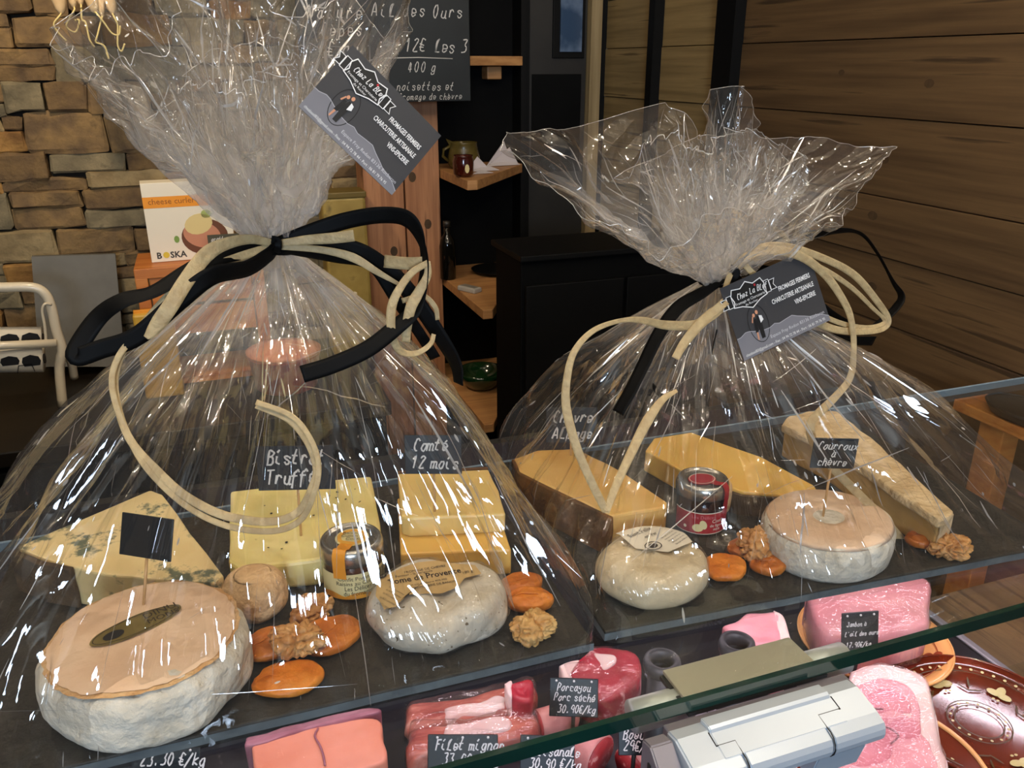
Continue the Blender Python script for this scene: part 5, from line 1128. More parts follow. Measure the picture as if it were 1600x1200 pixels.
pot2 = thing('small_cheese', 'small pale round cheese half hidden behind the red labelled jar', 'cheese', (.372, .522, SZ)); lathe('bloomy_round', roundprof(.0125, .030, .006, nseg=6, grid=4, hgrid=3), M_ballrind, pot2, 48, disp=nd(.0008, 60, 18)); lathe('top_dimple', [(.006, .030), (.005, .0306), (.0001, .0304)], M_ballrind, pot2, 30)
apricot('bright dried apricot between the white wrapped cheese and the walnut', on(1133, 886, .014), .0175, .0150, .0115, 6, .6, M_apricot)
apricot('dried apricot under the right side of the large walnut', on(1200, 884, .012), .0140, .0125, .012, 7, .1, M_apricotd)
apricot('dried apricot peeping out behind the large walnut', on(1163, 858, .012), .0150, .0100, .012, 8, .1, M_apricotd)
apricot('dried apricot at the tip of the long ivory wedge', on(1447, 846, .012), .0170, .0105, .012, 9, -.35, M_apricotd)
walnut('large upright walnut half leaning on the apricots before the red labelled jar', at3(1180, 858, .0145), .0165, 4, .3, None, .5)
walnut('walnut half at the right end of the right slate', on(1482, 862, .010), .0150, 5, -.3)
# ------------------------------------------------------------------ cellophane gift bags
rng = np.random.RandomState(5)
def tri(x): x = x-np.floor(x); return np.abs(2*x-1)*2-1
def sm_noise(u, v, f, seed, per=None):
    """smooth value noise; periodic in u over per cells"""
    r = np.random.RandomState(seed); n = 64; g = r.rand(n, n)
    x = u*f; y = v*f; xi = np.floor(x).astype(int); yi = np.floor(y).astype(int); xf = x-xi; yf = y-yi
    xf = xf*xf*(3-2*xf); yf = yf*yf*(3-2*yf)
    def G(a, b): return g[(a % per if per else a) % n, b % n]
    return (G(xi, yi)*(1-xf)+G(xi+1, yi)*xf)*(1-yf)+(G(xi, yi+1)*(1-xf)+G(xi+1, yi+1)*xf)*yf
def crumple(a, b, f, seed, k=7):
    """sum of randomly oriented straight folds, as in creased film"""
    r = np.random.RandomState(seed); h = np.zeros_like(a); w1 = sm_noise(a, b, f*.35, seed+1)*1.1; w2 = sm_noise(a, b, f*.35, seed+2)*1.1
    for i in range(k):
        t = r.rand()*PI; s = f*(.4+r.rand()*1.1)
        h += tri((np.cos(t)*(a+w1/f)+np.sin(t)*(b+w2/f))*s+r.rand())*(1/(.6+s/f))
    return h/k
def grid_mesh(name, P, closed, mat, parent, gather=None, uv=None):
    nv, nu = P.shape[:2]; V = P.reshape(-1, 3)
    i = np.arange(nv-1)[:, None]; j = np.arange(nu if closed else nu-1)[None, :]; j2 = (j+1) % nu
    F_ = np.stack([i*nu+j, i*nu+j2, (i+1)*nu+j2, (i+1)*nu+j], -1).reshape(-1, 4)
    me = bpy.data.meshes.new(name); me.vertices.add(len(V)); me.vertices.foreach_set('co', V.astype(np.float32).ravel())
    me.loops.add(F_.size); me.loops.foreach_set('vertex_index', F_.ravel().astype(np.int32)); me.polygons.add(len(F_))
    me.polygons.foreach_set('loop_start', np.arange(0, F_.size, 4, dtype=np.int32)); me.polygons.foreach_set('use_smooth', np.ones(len(F_), dtype=bool)); me.update(calc_edges=True)
    if uv is not None:
        U = uv[0].reshape(-1); Vv = uv[1].reshape(-1); l = me.uv_layers.new(name='UVMap'); uu = U[F_.ravel()].copy()
        if closed:
            q = uu.reshape(-1, 4); sp = U.max()-U.min(); m = (q.max(1)-q.min(1)) > sp*.5; q[m] = np.where(q[m] < sp*.5, q[m]+sp, q[m])
        l.data.foreach_set('uv', np.stack([uu, Vv[F_.ravel()]], -1).astype(np.float32).ravel())
    if gather is not None:
        at = me.attributes.new('gather', 'FLOAT', 'POINT'); at.data.foreach_set('value', gather.reshape(-1).astype(np.float32))
    me.materials.append(mat); o = bpy.data.objects.new(name, me); COL.objects.link(o); o.parent = parent
    o.matrix_parent_inverse = Matrix.Translation(-parent.location); return o
def round_loop(corners, n, rad=.02):
    """points around a rounded quadrilateral, evenly spaced"""
    pts = []; C_ = [np.array(c[:2]) for c in corners]
    for i in range(4):
        a, b, c = C_[i-1], C_[i], C_[(i+1) % 4]; d1 = (a-b)/np.linalg.norm(a-b); d2 = (c-b)/np.linalg.norm(c-b)
        for k in range(9): t = k/8; pts.append((b+d1*rad)*(1-t)**2+2*b*t*(1-t)+(b+d2*rad)*t*t)
    pts.append(pts[0]); pts = np.array(pts); s = np.r_[0, np.cumsum(np.linalg.norm(np.diff(pts, axis=0), axis=1))]
    u = np.linspace(0, s[-1], n, endpoint=False); return np.stack([np.interp(u, s, pts[:, 0]), np.interp(u, s, pts[:, 1])], -1), s[-1]
def crease_glints(P, parent, seed, count, wild, lmul):
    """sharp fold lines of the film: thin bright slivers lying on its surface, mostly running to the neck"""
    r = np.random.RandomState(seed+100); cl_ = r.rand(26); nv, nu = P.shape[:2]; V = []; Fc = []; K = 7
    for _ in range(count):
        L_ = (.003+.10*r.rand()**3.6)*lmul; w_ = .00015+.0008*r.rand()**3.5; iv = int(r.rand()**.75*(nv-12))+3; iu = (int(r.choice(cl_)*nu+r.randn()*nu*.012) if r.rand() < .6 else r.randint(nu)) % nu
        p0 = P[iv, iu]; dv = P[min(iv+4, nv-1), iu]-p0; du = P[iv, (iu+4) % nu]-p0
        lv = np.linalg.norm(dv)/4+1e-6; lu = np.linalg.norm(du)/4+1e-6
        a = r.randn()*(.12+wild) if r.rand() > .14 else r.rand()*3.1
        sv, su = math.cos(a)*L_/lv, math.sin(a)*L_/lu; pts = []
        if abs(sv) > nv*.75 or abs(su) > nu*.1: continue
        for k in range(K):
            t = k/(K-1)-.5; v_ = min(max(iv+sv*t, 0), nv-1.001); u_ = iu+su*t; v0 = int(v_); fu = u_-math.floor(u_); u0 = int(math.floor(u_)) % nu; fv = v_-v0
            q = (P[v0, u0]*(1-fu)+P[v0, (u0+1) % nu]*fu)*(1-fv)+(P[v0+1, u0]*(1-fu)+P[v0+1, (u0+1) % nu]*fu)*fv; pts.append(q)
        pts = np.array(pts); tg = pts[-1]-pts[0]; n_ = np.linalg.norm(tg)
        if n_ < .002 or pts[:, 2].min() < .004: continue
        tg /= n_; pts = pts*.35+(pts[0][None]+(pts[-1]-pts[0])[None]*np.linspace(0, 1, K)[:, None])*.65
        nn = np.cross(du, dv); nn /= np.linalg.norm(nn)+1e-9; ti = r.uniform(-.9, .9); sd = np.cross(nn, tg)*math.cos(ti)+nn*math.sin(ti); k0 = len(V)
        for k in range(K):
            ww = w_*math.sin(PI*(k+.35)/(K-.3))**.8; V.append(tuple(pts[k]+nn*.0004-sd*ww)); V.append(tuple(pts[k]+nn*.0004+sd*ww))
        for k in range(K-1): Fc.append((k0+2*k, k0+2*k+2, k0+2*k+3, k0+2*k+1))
    o = mesh('film_glints', V, Fc, M_glint); W(o, parent); o['kind'] = 'stuff'; return o
def tip_fold_glints(P, parent, n, seed):
    """bright tubes painting the highlight where the film doubles over, tie to rim corner"""
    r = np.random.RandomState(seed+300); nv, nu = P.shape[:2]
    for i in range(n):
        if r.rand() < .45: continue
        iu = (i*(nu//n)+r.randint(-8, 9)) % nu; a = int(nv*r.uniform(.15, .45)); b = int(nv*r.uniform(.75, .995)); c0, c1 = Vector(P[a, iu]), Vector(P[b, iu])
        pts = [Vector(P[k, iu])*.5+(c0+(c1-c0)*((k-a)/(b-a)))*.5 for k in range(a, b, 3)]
        if len(pts) > 3: W(tube('rolled_fold_glint', pts, lambda s: .00055*math.sin(PI*(s*.9+.05)), M_glint, n=5), parent)
def cut_edge(loop, parent):
    L_ = [Vector(p) for p in loop[::2]]+[Vector(loop[0])]; W(tube('cut_edge', L_, .00017, M_glint, n=4), parent)
def bag_body(name, parent, corners, neck, seed, mat, bulge, nu=900, nv=150, layer=0., power=1.5):
    loop, per = round_loop([Vector(c) for c in corners], nu); nk = np.array(neck)
    v = np.linspace(0, 1, nv)[:, None]; u = (np.arange(nu)/nu)[None, :]*np.ones((nv, 1)); V_ = v*np.ones((1, nu))
    cen = loop.mean(0); rel = (loop-cen)[None]
    # film rises steeply from the board edge, then leans in to the neck
    hh = V_; rho = 1-hh**power; rho = rho*(1-.0*hh)
    cx = cen[0]+(nk[0]-cen[0])*hh**1.25; cy = cen[1]+(nk[1]-cen[1])*hh**1.25
    ang = np.arctan2(rel[..., 1], rel[..., 0]); rn = .0085
    wob = 1+.05*(sm_noise(u, V_, 5, seed+40, 5)-.5)*np.sin(PI*V_)*2+bulge(ang, V_)
    X = cx+rel[..., 0]*rho*wob*(1+layer)+np.cos(ang)*rn*hh; Y = cy+rel[..., 1]*rho*wob*(1+layer)+np.sin(ang)*rn*hh
    Z = .0005+(nk[2]-.0005)*hh
    # pleats that run to the neck and sharpen there
    warp = sm_noise(u, V_*.25, 9, seed, 9)*.05; up = (u+warp)
    m1 = np.clip(sm_noise(u, V_*.8, 11, seed+31, 11)*2.2-.5, 0, 1); m2 = np.clip(sm_noise(u, V_*.8, 17, seed+32, 17)*2.4-.7, 0, 1)
    d = .0060*tri(up*11+seed)*(1-.3*V_)+.0052*m1*tri(up*31+V_*.5)+.0030*m2*tri(up*67+V_*1.1)
    env = np.clip(V_*7, 0, 1)*(np.clip((1-V_)*2.4, 0, 1)*.9+.10)
    am = (u*per); bm__ = V_*.30
    c = crumple(am*1.6, bm__*.6, 9, seed+7, 9)*.013+crumple(am*1.5, bm__*.6, 24, seed+9, 8)*.0022
    c *= np.clip(V_*5, .05, 1)*np.clip((1-V_)*2.2, 0, 1)
    dd = d*env+c
    nrm = np.stack([np.cos(ang)*.9+0*V_, np.sin(ang)*.9+0*V_, .35+0*V_], -1)
    P = np.stack([X, Y, Z], -1)+nrm*dd[..., None]; P[..., 2] = np.maximum(P[..., 2], .0006)
    g = .42*np.clip((V_-.62)/.38, 0, 1)**1.6*(.5+sm_noise(u, V_, 40, seed+12, 40))
    crease_glints(P, parent, seed, 640, .0, 1.); return grid_mesh(name, P, True, mat, parent, g, (u*per*3., V_*.9))
def fan(name, parent, neck, rim, seed, mat, nu=900, nv=130, pl=.012, cr_amp=.02, gmul=1., curl=.0, pleats=(11, 27)):
    """film above the tie: opens from the neck to a hand-placed uneven rim"""
    R = [np.array(p) for p in rim]; n = len(R); RP = []
    for i in range(n):
        a, b, c, e = R[i-1], R[i], R[(i+1) % n], R[(i+2) % n]
        for k in range(nu//n):
            t = k/(nu//n); s = t*t*(3-2*t)*.35+t*.65; q = b*(1-t)+c*t; qs = .5*((2*b)+(c-a)*t+(2*a-5*b+4*c-e)*t*t+(3*b-a-3*c+e)*t**3); RP.append(q*.8+qs*.2)
    RP = np.array(RP); nu = len(RP); nk = np.array(neck)
    v = np.linspace(0, 1, nv)[:, None]; V_ = v*np.ones((1, nu)); u = (np.arange(nu)/nu)[None]*np.ones((nv, 1))
    D = RP-nk; L_ = np.linalg.norm(D, axis=1); cen = RP.mean(0); axis = (cen-nk); axis /= np.linalg.norm(axis)
    rad = D-(D@axis)[:, None]*axis[None]; rad /= np.maximum(np.linalg.norm(rad, axis=1), 1e-4)[:, None]
    P = nk[None, None]+D[None]*V_[..., None]+rad[None]*(.0095*(1-V_)*1.0)[..., None]-axis[None, None]*(curl*np.sin(PI*V_))[..., None]*.0
    P = P+rad[None]*(-curl*np.sin(PI*V_)*L_[None])[..., None]
    up = u+sm_noise(u, V_*.3, 7, seed, 7)*.06
    d = pl*(tri(up*pleats[0]+seed)*.6+tri(up*pleats[1]+sm_noise(u, V_*.5, 6, seed+3, 6)*2)*.5+tri(up*57+sm_noise(u, V_*.5, 8, seed+4, 8)*3)*.2)*np.clip(V_*1.3, 0, 1)**.9*(.35+.65*np.clip(1.4-V_, 0, 1))
    am = u*.6; bmv = V_*.26
    c = crumple(am*1.3, bmv*.8, 11, seed+7, 9)*cr_amp+crumple(am*1.3, bmv*.8, 30, seed+9, 8)*cr_amp*.22; c *= np.clip(V_*1.8, 0, 1)
    tang = np.roll(RP, -5, 0)-np.roll(RP, 5, 0); nrm = np.cross(D/L_[:, None], tang/np.maximum(np.linalg.norm(tang, axis=1), 1e-5)[:, None]); nrm /= np.maximum(np.linalg.norm(nrm, axis=1), 1e-4)[:, None]
    P = P+nrm[None]*(d+c)[..., None]
    g = gmul*(.50*np.clip(1-V_*1.15, 0, 1)**1.4*(.5+sm_noise(u, V_, 40, seed+12, 40))+.05*(1-V_))
    crease_glints(P, parent, seed, int(760*gmul), .30, .62); cut_edge(P[-1], parent); tip_fold_glints(P, parent, n, seed); return grid_mesh(name, P, True, mat, parent, g, (u*1.6, V_*.8))
def Yp(px, py, y): p = aty(px, py, y); return (p.x, p.y, p.z)
# left bag
NK1 = Yp(430, 386, .53); NK2 = Yp(1118, 437, .535)
b1 = thing('gift_bag', 'left clear cellophane gift bag gathered above the big round cheese', 'gift bag', (.012, .533, 0))
ex1 = [(-.183, .399), (.207, .398), (.210, .664), (-.177, .668)]
def bulge1(a, h): return .10*np.sin(PI*np.clip(h, 0, 1))*np.exp(-((np.cos((a-PI*.93)/2)-1)/.10)**2)+.0*h
bag_body('film_skirt', b1, ex1, NK1, 3, M_film, bulge1, power=1.55)
fan('film_top', b1, NK1, [Yp(76, 46, .47), Yp(150, 120, .42), Yp(235, 60, .40), Yp(330, -50, .40), Yp(430, 30, .40), Yp(545, -30, .43), Yp(665, -25, .49), Yp(600, 60, .56), Yp(500, -70, .60), Yp(370, -30, .62), Yp(230, -90, .60), Yp(140, 10, .55)], 11, M_film2)
fan('film_inner_fold', b1, NK1, [Yp(240, 185, .46), Yp(290, 120, .43), Yp(380, 150, .42), Yp(450, 90, .43), Yp(520, 170, .45), Yp(575, 190, .49), Yp(520, 90, .55), Yp(420, 60, .58), Yp(310, 90, .56)], 21, M_film2, nu=800, nv=100, pl=.010, cr_amp=.030, gmul=.9)
# right bag
b2 = thing('gift_bag', 'right clear cellophane gift bag with a wide floppy top beside the wooden wall', 'gift bag', (.41, .53, 0))
ex2 = [tuple(_o-ex_*.004-ey_*.005), tuple(_o+ex_*.389-ey_*.005), tuple(_o+ex_*.389+ey_*.266), tuple(_o-ex_*.004+ey_*.266)]
def bulge2(a, h): return 0*h
bag_body('film_skirt', b2, ex2, NK2, 8, M_film, bulge2, power=1.75)
fan('film_top', b2, NK2, [Yp(788, 245, .47), Yp(793, 205, .49), Yp(880, 203, .53), Yp(1040, 160, .57), Yp(1100, 225, .58), Yp(1112, 140, .54), Yp(1168, 136, .52), Yp(1185, 215, .57), Yp(1262, 215, .58), Yp(1402, 232, .56), Yp(1340, 300, .50), Yp(1312, 350, .46), Yp(1230, 330, .42), Yp(1130, 330, .41), Yp(1030, 405, .42), Yp(950, 350, .43)], 31, M_film2, pl=.008, cr_amp=.016)
fan('film_inner_fold', b2, NK2, [Yp(985, 265, .48), Yp(1020, 215, .45), Yp(1100, 235, .43), Yp(1170, 200, .44), Yp(1250, 235, .47), Yp(1268, 290, .51), Yp(1190, 210, .56), Yp(1080, 215, .57)], 41, M_film2, nu=800, nv=100, pl=.009, cr_amp=.030, gmul=1.)

# ------------------------------------------------------------------ bows of black satin and raffia
def pp(L_): return [aty(a, b, c) for a, b, c in L_]
bw1 = thing('ribbon_bow', 'loose bow of black satin ribbon and raffia round the neck of the left bag', 'ribbon', tuple(aty(432, 385, .505)))
def RB(bow, name, pts, w, mat, **k): return W(ribbon(name, pp(pts), w, mat, **k), bow)
sat = dict(thick=.0003)
for bow, nk, rx in ((bw1, NK1, .0125),):
    ring = [(nk[0]+rx*math.cos(a), nk[1]+rx*math.sin(a), nk[2]-.001+.001*math.sin(a*2)) for a in np.linspace(0, 2*PI, 22)]
    W(tube('tie', ring, .0016, M_satin, n=8), bow)
RB(bw1, 'satin_loop', [(430, 385, .507), (380, 392, .50), (330, 405, .49), (290, 425, .485), (240, 455, .48), (190, 470, .48), (150, 500, .485), (118, 555, .48), (160, 545, .478), (215, 525, .475), (280, 470, .475), (330, 432, .478), (385, 420, .49), (418, 400, .50), (432, 386, .506)], .0105, M_satin, twist=[(0, .3), (.3, .9), (.52, .1), (.75, .2), (1, 1.0)], **sat)
RB(bw1, 'satin_loop', [(434, 384, .507), (480, 365, .505), (540, 345, .50), (600, 336, .49), (640, 345, .48), (660, 385, .475), (662, 430, .472), (650, 480, .468), (620, 510, .465), (575, 545, .46), (520, 570, .458), (472, 585, .456)], .0100, M_satin, twist=[(0, 0), (.35, .35), (.45, 1.2), (.6, .9), (.75, .1), (1, 0)], **sat)
RB(bw1, 'satin_tail', [(434, 384, .508), (500, 383, .506), (560, 392, .50), (610, 425, .50), (650, 470, .495), (690, 530, .49), (712, 570, .49), (716, 600, .49)], .0105, M_satin, twist=[(0, .6), (.3, .2), (.6, .3), (1, 1.0)], **sat)
RB(bw1, 'satin_tail', [(436, 388, .51), (520, 402, .508), (580, 415, .505), (620, 470, .50), (655, 520, .50), (680, 560, .50)], .0075, M_satin, twist=[(0, .8), (.5, .3), (1, .4)], **sat)
RB(bw1, 'knot_band', [(424, 374, .500), (433, 376, .498), (434, 386, .497), (430, 394, .500)], .0045, M_satin, thick=.0012)
rf = dict(thick=.0004, crimp=.0003)
RB(bw1, 'raffia_tail', [(432, 380, .503), (480, 375, .50), (520, 372, .495), (553, 368, .49)], .0062, M_raffia, taper=[(0, .5), (.3, .9), (1, 1.1)], **rf)
RB(bw1, 'raffia_strand', [(430, 381, .504), (390, 374, .498), (350, 382, .49), (320, 400, .485), (290, 440, .475), (265, 480, .47), (240, 515, .47), (228, 528, .47)], .0075, M_raffia, taper=[(0, .5), (.4, 1.1), (.8, 1.1), (1, .4)], **rf)
RB(bw1, 'raffia_strand', [(430, 384, .505), (385, 398, .497), (340, 415, .49), (300, 432, .485), (262, 465, .482), (225, 505, .48), (195, 545, .478), (180, 590, .475), (185, 640, .468), (205, 690, .46), (245, 735, .452), (290, 775, .446), (350, 805, .440), (420, 815, .437), (465, 800, .436), (488, 760, .436), (494, 730, .438), (480, 690, .442), (450, 655, .448), (400, 633, .452)], .0052, M_raffia, taper=[(0, .8), (.15, 1.2), (.3, .6), (.6, .9), (.8, .8), (1, .7)], **rf)
RB(bw1, 'raffia_strand', [(262, 465, .480), (222, 512, .478), (184, 560, .474), (176, 610, .470), (200, 680, .462), (232, 735, .452), (290, 790, .444), (355, 822, .438), (425, 830, .435), (470, 812, .434), (492, 765, .434), (497, 725, .437), (484, 685, .441), (455, 650, .447), (400, 628, .451)], .0032, M_raffia, **rf)
RB(bw1, 'raffia_strand', [(436, 385, .505), (500, 390, .50), (550, 402, .495), (590, 425, .49), (625, 445, .487)], .0052, M_raffia, taper=[(0, .6), (.5, 1), (1, .4)], **rf)
RB(bw1, 'raffia_strand', [(670, 410, .470), (645, 425, .468), (625, 450, .466), (612, 480, .465), (612, 520, .465), (625, 548, .466), (650, 552, .468), (672, 538, .470), (678, 522, .472)], .0055, M_raffia, taper=[(0, .6), (.4, 1), (.7, .6), (1, .5)], **rf)
RB(bw1, 'raffia_strand', [(668, 408, .470), (668, 430, .468), (655, 455, .467), (642, 480, .466), (636, 510, .466), (634, 535, .467)], .0065, M_raffia, taper=[(0, .5), (.5, 1), (1, .8)], **rf)
RB(bw1, 'raffia_strand', [(600, 408, .49), (640, 412, .48), (668, 410, .474)], .0075, M_raffia, **rf)
RB(bw1, 'raffia_strand', [(628, 470, .49), (660, 462, .488), (680, 480, .487), (684, 500, .487)], .0028, M_raffia, **rf)

bw2 = thing('ribbon_bow', 'loose bow of black ribbon and raffia round the neck of the right bag', 'ribbon', tuple(aty(1142, 425, .51)))
ring = [(NK2[0]+.0115*math.cos(a), NK2[1]+.0115*math.sin(a), NK2[2]-.002) for a in np.linspace(0, 2*PI, 22)]
W(tube('tie', ring, .0016, M_satin, n=8), bw2)
def RC(name, pts, w, mat, **k): return W(ribbon(name, pp(pts), w, mat, **k), bw2)
RC('satin_loop', [(1145, 420, .515), (1190, 395, .52), (1220, 380, .53), (1265, 368, .535), (1310, 361, .54), (1345, 366, .54), (1370, 395, .535), (1395, 440, .53), (1408, 462, .525), (1400, 480, .52), (1380, 500, .515), (1365, 512, .513)], .0085, M_satin, twist=[(0, .8), (.2, .2), (.42, 1.25), (.6, 1.35), (.78, .7), (1, .9)], **sat)
RC('satin_loop', [(1150, 425, .515), (1200, 425, .515), (1250, 455, .515), (1300, 495, .512), (1340, 515, .51), (1365, 520, .508)], .0105, M_satin, twist=[(0, .8), (.4, .4), (1, 1.0)], **sat)
RC('satin_tail', [(1145, 425, .517), (1180, 470, .515), (1230, 510, .513), (1290, 525, .512), (1330, 532, .511), (1366, 533, .510)], .009, M_satin, twist=[(0, 1), (.5, .9), (1, .6)], **sat)
RC('satin_tail', [(1135, 430, .515), (1100, 455, .513), (1060, 480, .508), (1030, 520, .50), (1005, 570, .495), (985, 610, .49), (965, 645, .488)], .011, M_satin, twist=[(0, 1), (.3, .5), (1, .7)], **sat)
RC('satin_tail', [(1120, 515, .492), (1112, 550, .488), (1106, 590, .485), (1095, 615, .483), (1072, 630, .482), (1040, 622, .482), (1020, 603, .482)], .0055, M_satin, twist=[(0, 1.45), (.3, 1.45), (.6, .8), (.8, .6), (1, 1.0)], **sat)
RC('knot_band', [(1140, 418, .506), (1150, 424, .503), (1148, 434, .502), (1141, 438, .504)], .0055, M_satin, thick=.0014)
RC('raffia_strand', [(1143, 425, .506), (1165, 402, .50), (1200, 390, .497), (1250, 400, .49), (1290, 430, .487), (1318, 470, .483), (1330, 500, .48), (1334, 545, .476), (1328, 590, .472), (1305, 620, .468), (1280, 645, .463), (1266, 665, .460), (1275, 700, .455), (1305, 735, .450), (1345, 775, .443), (1380, 810, .437), (1410, 845, .432), (1424, 862, .430), (1415, 873, .429), (1398, 868, .429), (1380, 858, .430)], .0058, M_raffia, taper=[(0, .8), (.1, 1.2), (.35, .7), (.5, 1.1), (.8, 1.1), (1, .9)], **rf)
RC('raffia_strand', [(1148, 420, .506), (1185, 388, .50), (1230, 385, .495), (1290, 405, .492), (1335, 430, .49), (1370, 470, .487), (1388, 500, .485), (1375, 515, .484), (1330, 518, .483), (1290, 510, .484), (1250, 485, .487), (1215, 450, .492), (1180, 430, .498), (1162, 412, .503)], .0056, M_raffia, taper=[(0, .8), (.3, 1), (.5, .7), (.7, 1), (1, .7)], **rf)
RC('raffia_strand', [(1150, 420, .507), (1210, 396, .50), (1270, 412, .495), (1325, 445, .49), (1362, 480, .488), (1382, 503, .486), (1350, 512, .485), (1300, 500, .487), (1240, 465, .492), (1190, 430, .499)], .0038, M_raffia, taper=[(0, .8), (.3, 1), (.5, .6), (.7, 1), (1, .7)], **rf)
RC('raffia_strand', [(1142, 426, .505), (1135, 445, .500), (1132, 460, .497), (1143, 468, .494), (1120, 485, .490), (1095, 505, .486), (1070, 535, .482), (1055, 560, .479)], .0068, M_raffia, taper=[(0, .6), (.35, .5), (.6, 1.2), (1, .8)], **rf)
RC('raffia_strand', [(1135, 470, .490), (1100, 500, .488), (1080, 508, .488), (1040, 508, .487), (1000, 500, .485), (965, 502, .483), (925, 518, .480), (897, 550, .477), (886, 590, .473), (884, 630, .469), (892, 670, .463), (905, 710, .457), (925, 755, .450), (945, 795, .444), (948, 796, .443), (962, 760, .448), (985, 710, .455), (1010, 660, .462), (1035, 625, .466), (1058, 610, .469)], .0060, M_raffia, taper=[(0, 1), (.15, 1.1), (.25, .5), (.5, 1), (.66, .9), (.75, .8), (.9, 1.2), (1, .4)], **rf)

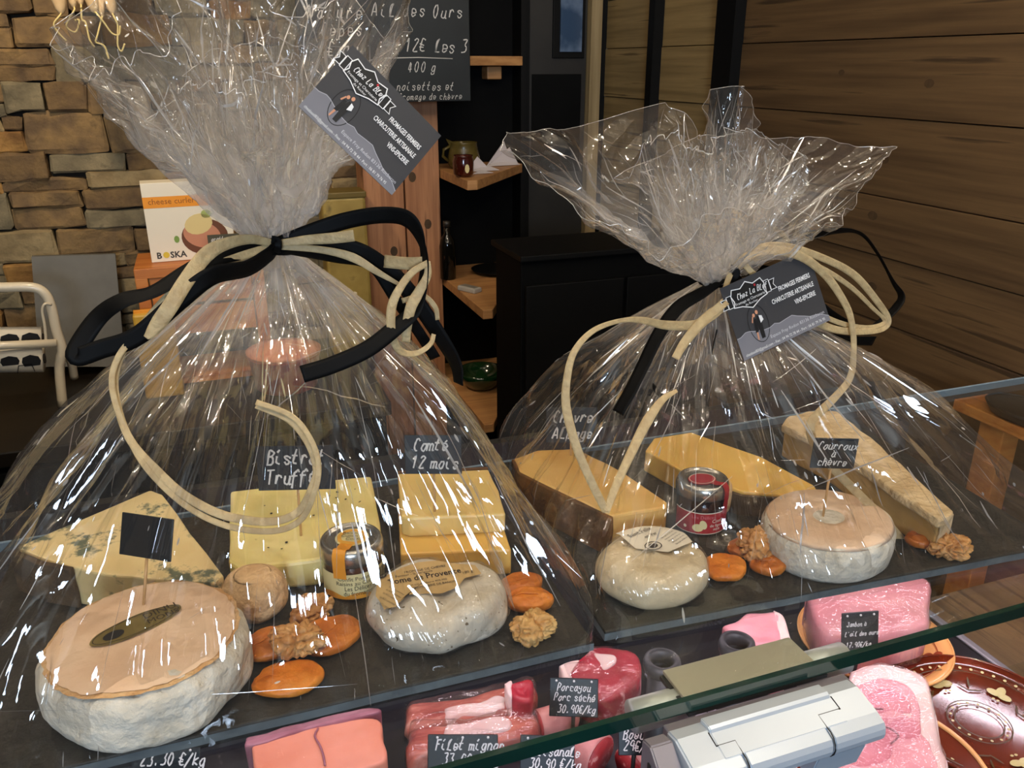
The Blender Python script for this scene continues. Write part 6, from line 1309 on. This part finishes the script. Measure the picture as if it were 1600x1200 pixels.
# ------------------------------------------------------------------ business cards tied to the bags
def shop_card(name, label, O, X_, Y_, flip=False):
    """O: corner at the start of the long contact-line side; X_ along the long side, Y_ towards the logo side"""
    O = Vector(O); ex = Vector(X_); W_ = ex.length; ex.normalize(); ey = Vector(Y_); H_ = ey.length; ey = (ey-ex*ey.dot(ex)).normalized()
    t = thing(name, label, 'card', tuple(O)); nz = ex.cross(ey)
    if nz.dot(_C-O) < 0: nz = -nz
    V = [Vector(), ex*W_, ex*W_+ey*H_, ey*H_]; V = V+[v-nz*.0004 for v in V]
    mesh('card_stock', V, [(0, 1, 2, 3), (7, 6, 5, 4), (0, 4, 5, 1), (1, 5, 6, 2), (2, 6, 7, 3), (3, 7, 4, 0)], M_card, t)
    def A(pts): return [(x*W_, y*H_) for x, y in pts]
    wave = [(0, .30), (.04, .30), (.10, .335), (.14, .33), (.20, .30), (.30, .265), (.36, .26), (.42, .285), (.47, .26), (.55, .275), (.62, .285), (.68, .24), (.74, .205), (.80, .165), (.88, .15), (.94, .115), (1, .065)]
    oo = Vector()+nz*0
    if (ex.cross(ey)).dot(nz) < 0: raise Exception('card orientation')
    flat('light_band', A([(0, 0), (1, 0)]+wave[::-1]), oo, ex, ey, M_cardlight, t, .0002)
    outline('band_line', A(wave), W_*.006, oo, ex, ey, pbr('line_grey', '#a9a9ae', rough=.5), t, .0004, closed=False)
    # logo: shield with ribbon ends
    sh_ = [(.10, .80), (.14, .93), (.24, .90), (.34, .97), (.40, .90), (.44, .90), (.42, .78), (.44, .64), (.34, .62), (.26, .55), (.18, .62), (.12, .64)]
    sh_ = [(.075, .84), (.10, .92), (.19, .895), (.26, .955), (.33, .895), (.42, .92), (.445, .84), (.425, .76), (.445, .69), (.36, .665), (.26, .60), (.16, .665), (.075, .69), (.095, .76)]
    flat('logo_shield', A(sh_), oo, ex, ey, M_inkblack, t, .0004); outline('logo_outline', A(sh_), W_*.009, oo, ex, ey, M_white, t, .0006)
    for s in (-1, 1):
        q = [(.26+s*.185, .86), (.26+s*.235, .86), (.26+s*.235, .70), (.26+s*.185, .70)]; q2 = [(.26+s*.24, .84), (.26+s*.30, .84), (.26+s*.275, .775), (.26+s*.30, .71), (.26+s*.24, .71)]
        if s < 0: q = q[::-1]; q2 = q2[::-1]
        for z_, pq_ in ((0, q), (1, q2)):
            flat('ribbon_end', A(pq_), oo, ex, ey, M_inkblack, t, .0003); outline('ribbon_end_line', A(pq_), W_*.006, oo, ex, ey, M_white, t, .0005)
    def T(text, size, x, y, mat=M_white, align='LEFT', cond=1., bold=0.): print_text('print', text, size*H_, ex*(x*W_)+ey*(y*H_), ex, ey, mat, t, .0007, align, cond, bold=bold)
    scribble('logo_lettering', [(W_*.125, H_*.775, 1, 'Chez La Blef')], H_*.072, nz*.0006, ex, ey, M_white, t, lw=.12, advance=.56)
    T('Fromage et Charcuterie', .052, .26, .705, align='CENTER', cond=.9); T('du Rocher', .045, .26, .655, align='CENTER')
    flat('logo_star', A(ell(.345, .865, .011, .018, 6)), oo, ex, ey, M_red, t, .0008)
    outline('logo_oval', A(ell(.262, .375, .105, .25, 30)), W_*.007, oo, ex, ey, M_inkblack, t, .0003)
    # small printed couple dancing
    flat('printed_figure', A([(.25, .17), (.29, .17), (.297, .33), (.305, .45), (.265, .48), (.245, .40), (.248, .30)]), oo, ex, ey, M_inkblack, t, .0005)
    flat('printed_figure', A([(.205, .27), (.24, .28), (.25, .45), (.222, .45)]), oo, ex, ey, M_inkblack, t, .00055)
    flat('printed_figure', A([(.285, .37), (.322, .40), (.315, .46), (.285, .475)]), oo, ex, ey, M_white, t, .0006)
    flat('printed_head', A(ell(.236, .50, .014, .026, 12)), oo, ex, ey, M_skin, t, .0006); flat('printed_head', A(ell(.274, .525, .015, .028, 12)), oo, ex, ey, M_skin, t, .0006)
    flat('printed_arm', A([(.195, .42), (.207, .41), (.226, .48), (.217, .495)]), oo, ex, ey, M_skin, t, .0006); flat('printed_leg', A([(.205, .18), (.218, .17), (.23, .27), (.212, .275)]), oo, ex, ey, M_skin, t, .0006)
    T('FROMAGES FERMIERS', .088, .93, .65, align='RIGHT', cond=.60, bold=H_*.002); T('CHARCUTERIE ARTISANALE', .088, .94, .525, align='RIGHT', cond=.60, bold=H_*.002); T('VINS-EPICERIE', .088, .93, .40, align='RIGHT', cond=.60, bold=H_*.002)
    T('Espace Fray Redon 83136 Rocbaron', .062, .96, .135 if False else .125, mat=pbr('print_grey', '#c5c5ca', rough=.5), align='RIGHT', cond=.95)
    T('chezlasel83@gmail.com - Fixe : 04 94 72 78 44 - Port : 06 81 79 76 95', .054, .03, .035, cond=.82)
    return t
O1 = aty(466, 166, .425); A1 = aty(612, 305, .420); B1 = aty(540, 60, .435)
shop_card('shop_card', 'tilted dark grey shop card sticking out right of the left bag top', O1, A1-O1, B1-O1)
O2 = aty(1163, 564, .478); A2 = aty(1297, 500, .480); B2 = aty(1096, 470, .492)
shop_card('shop_card', 'dark grey shop card hanging under the bow of the right bag', O2, (A2-O2)*1.0, B2-O2)
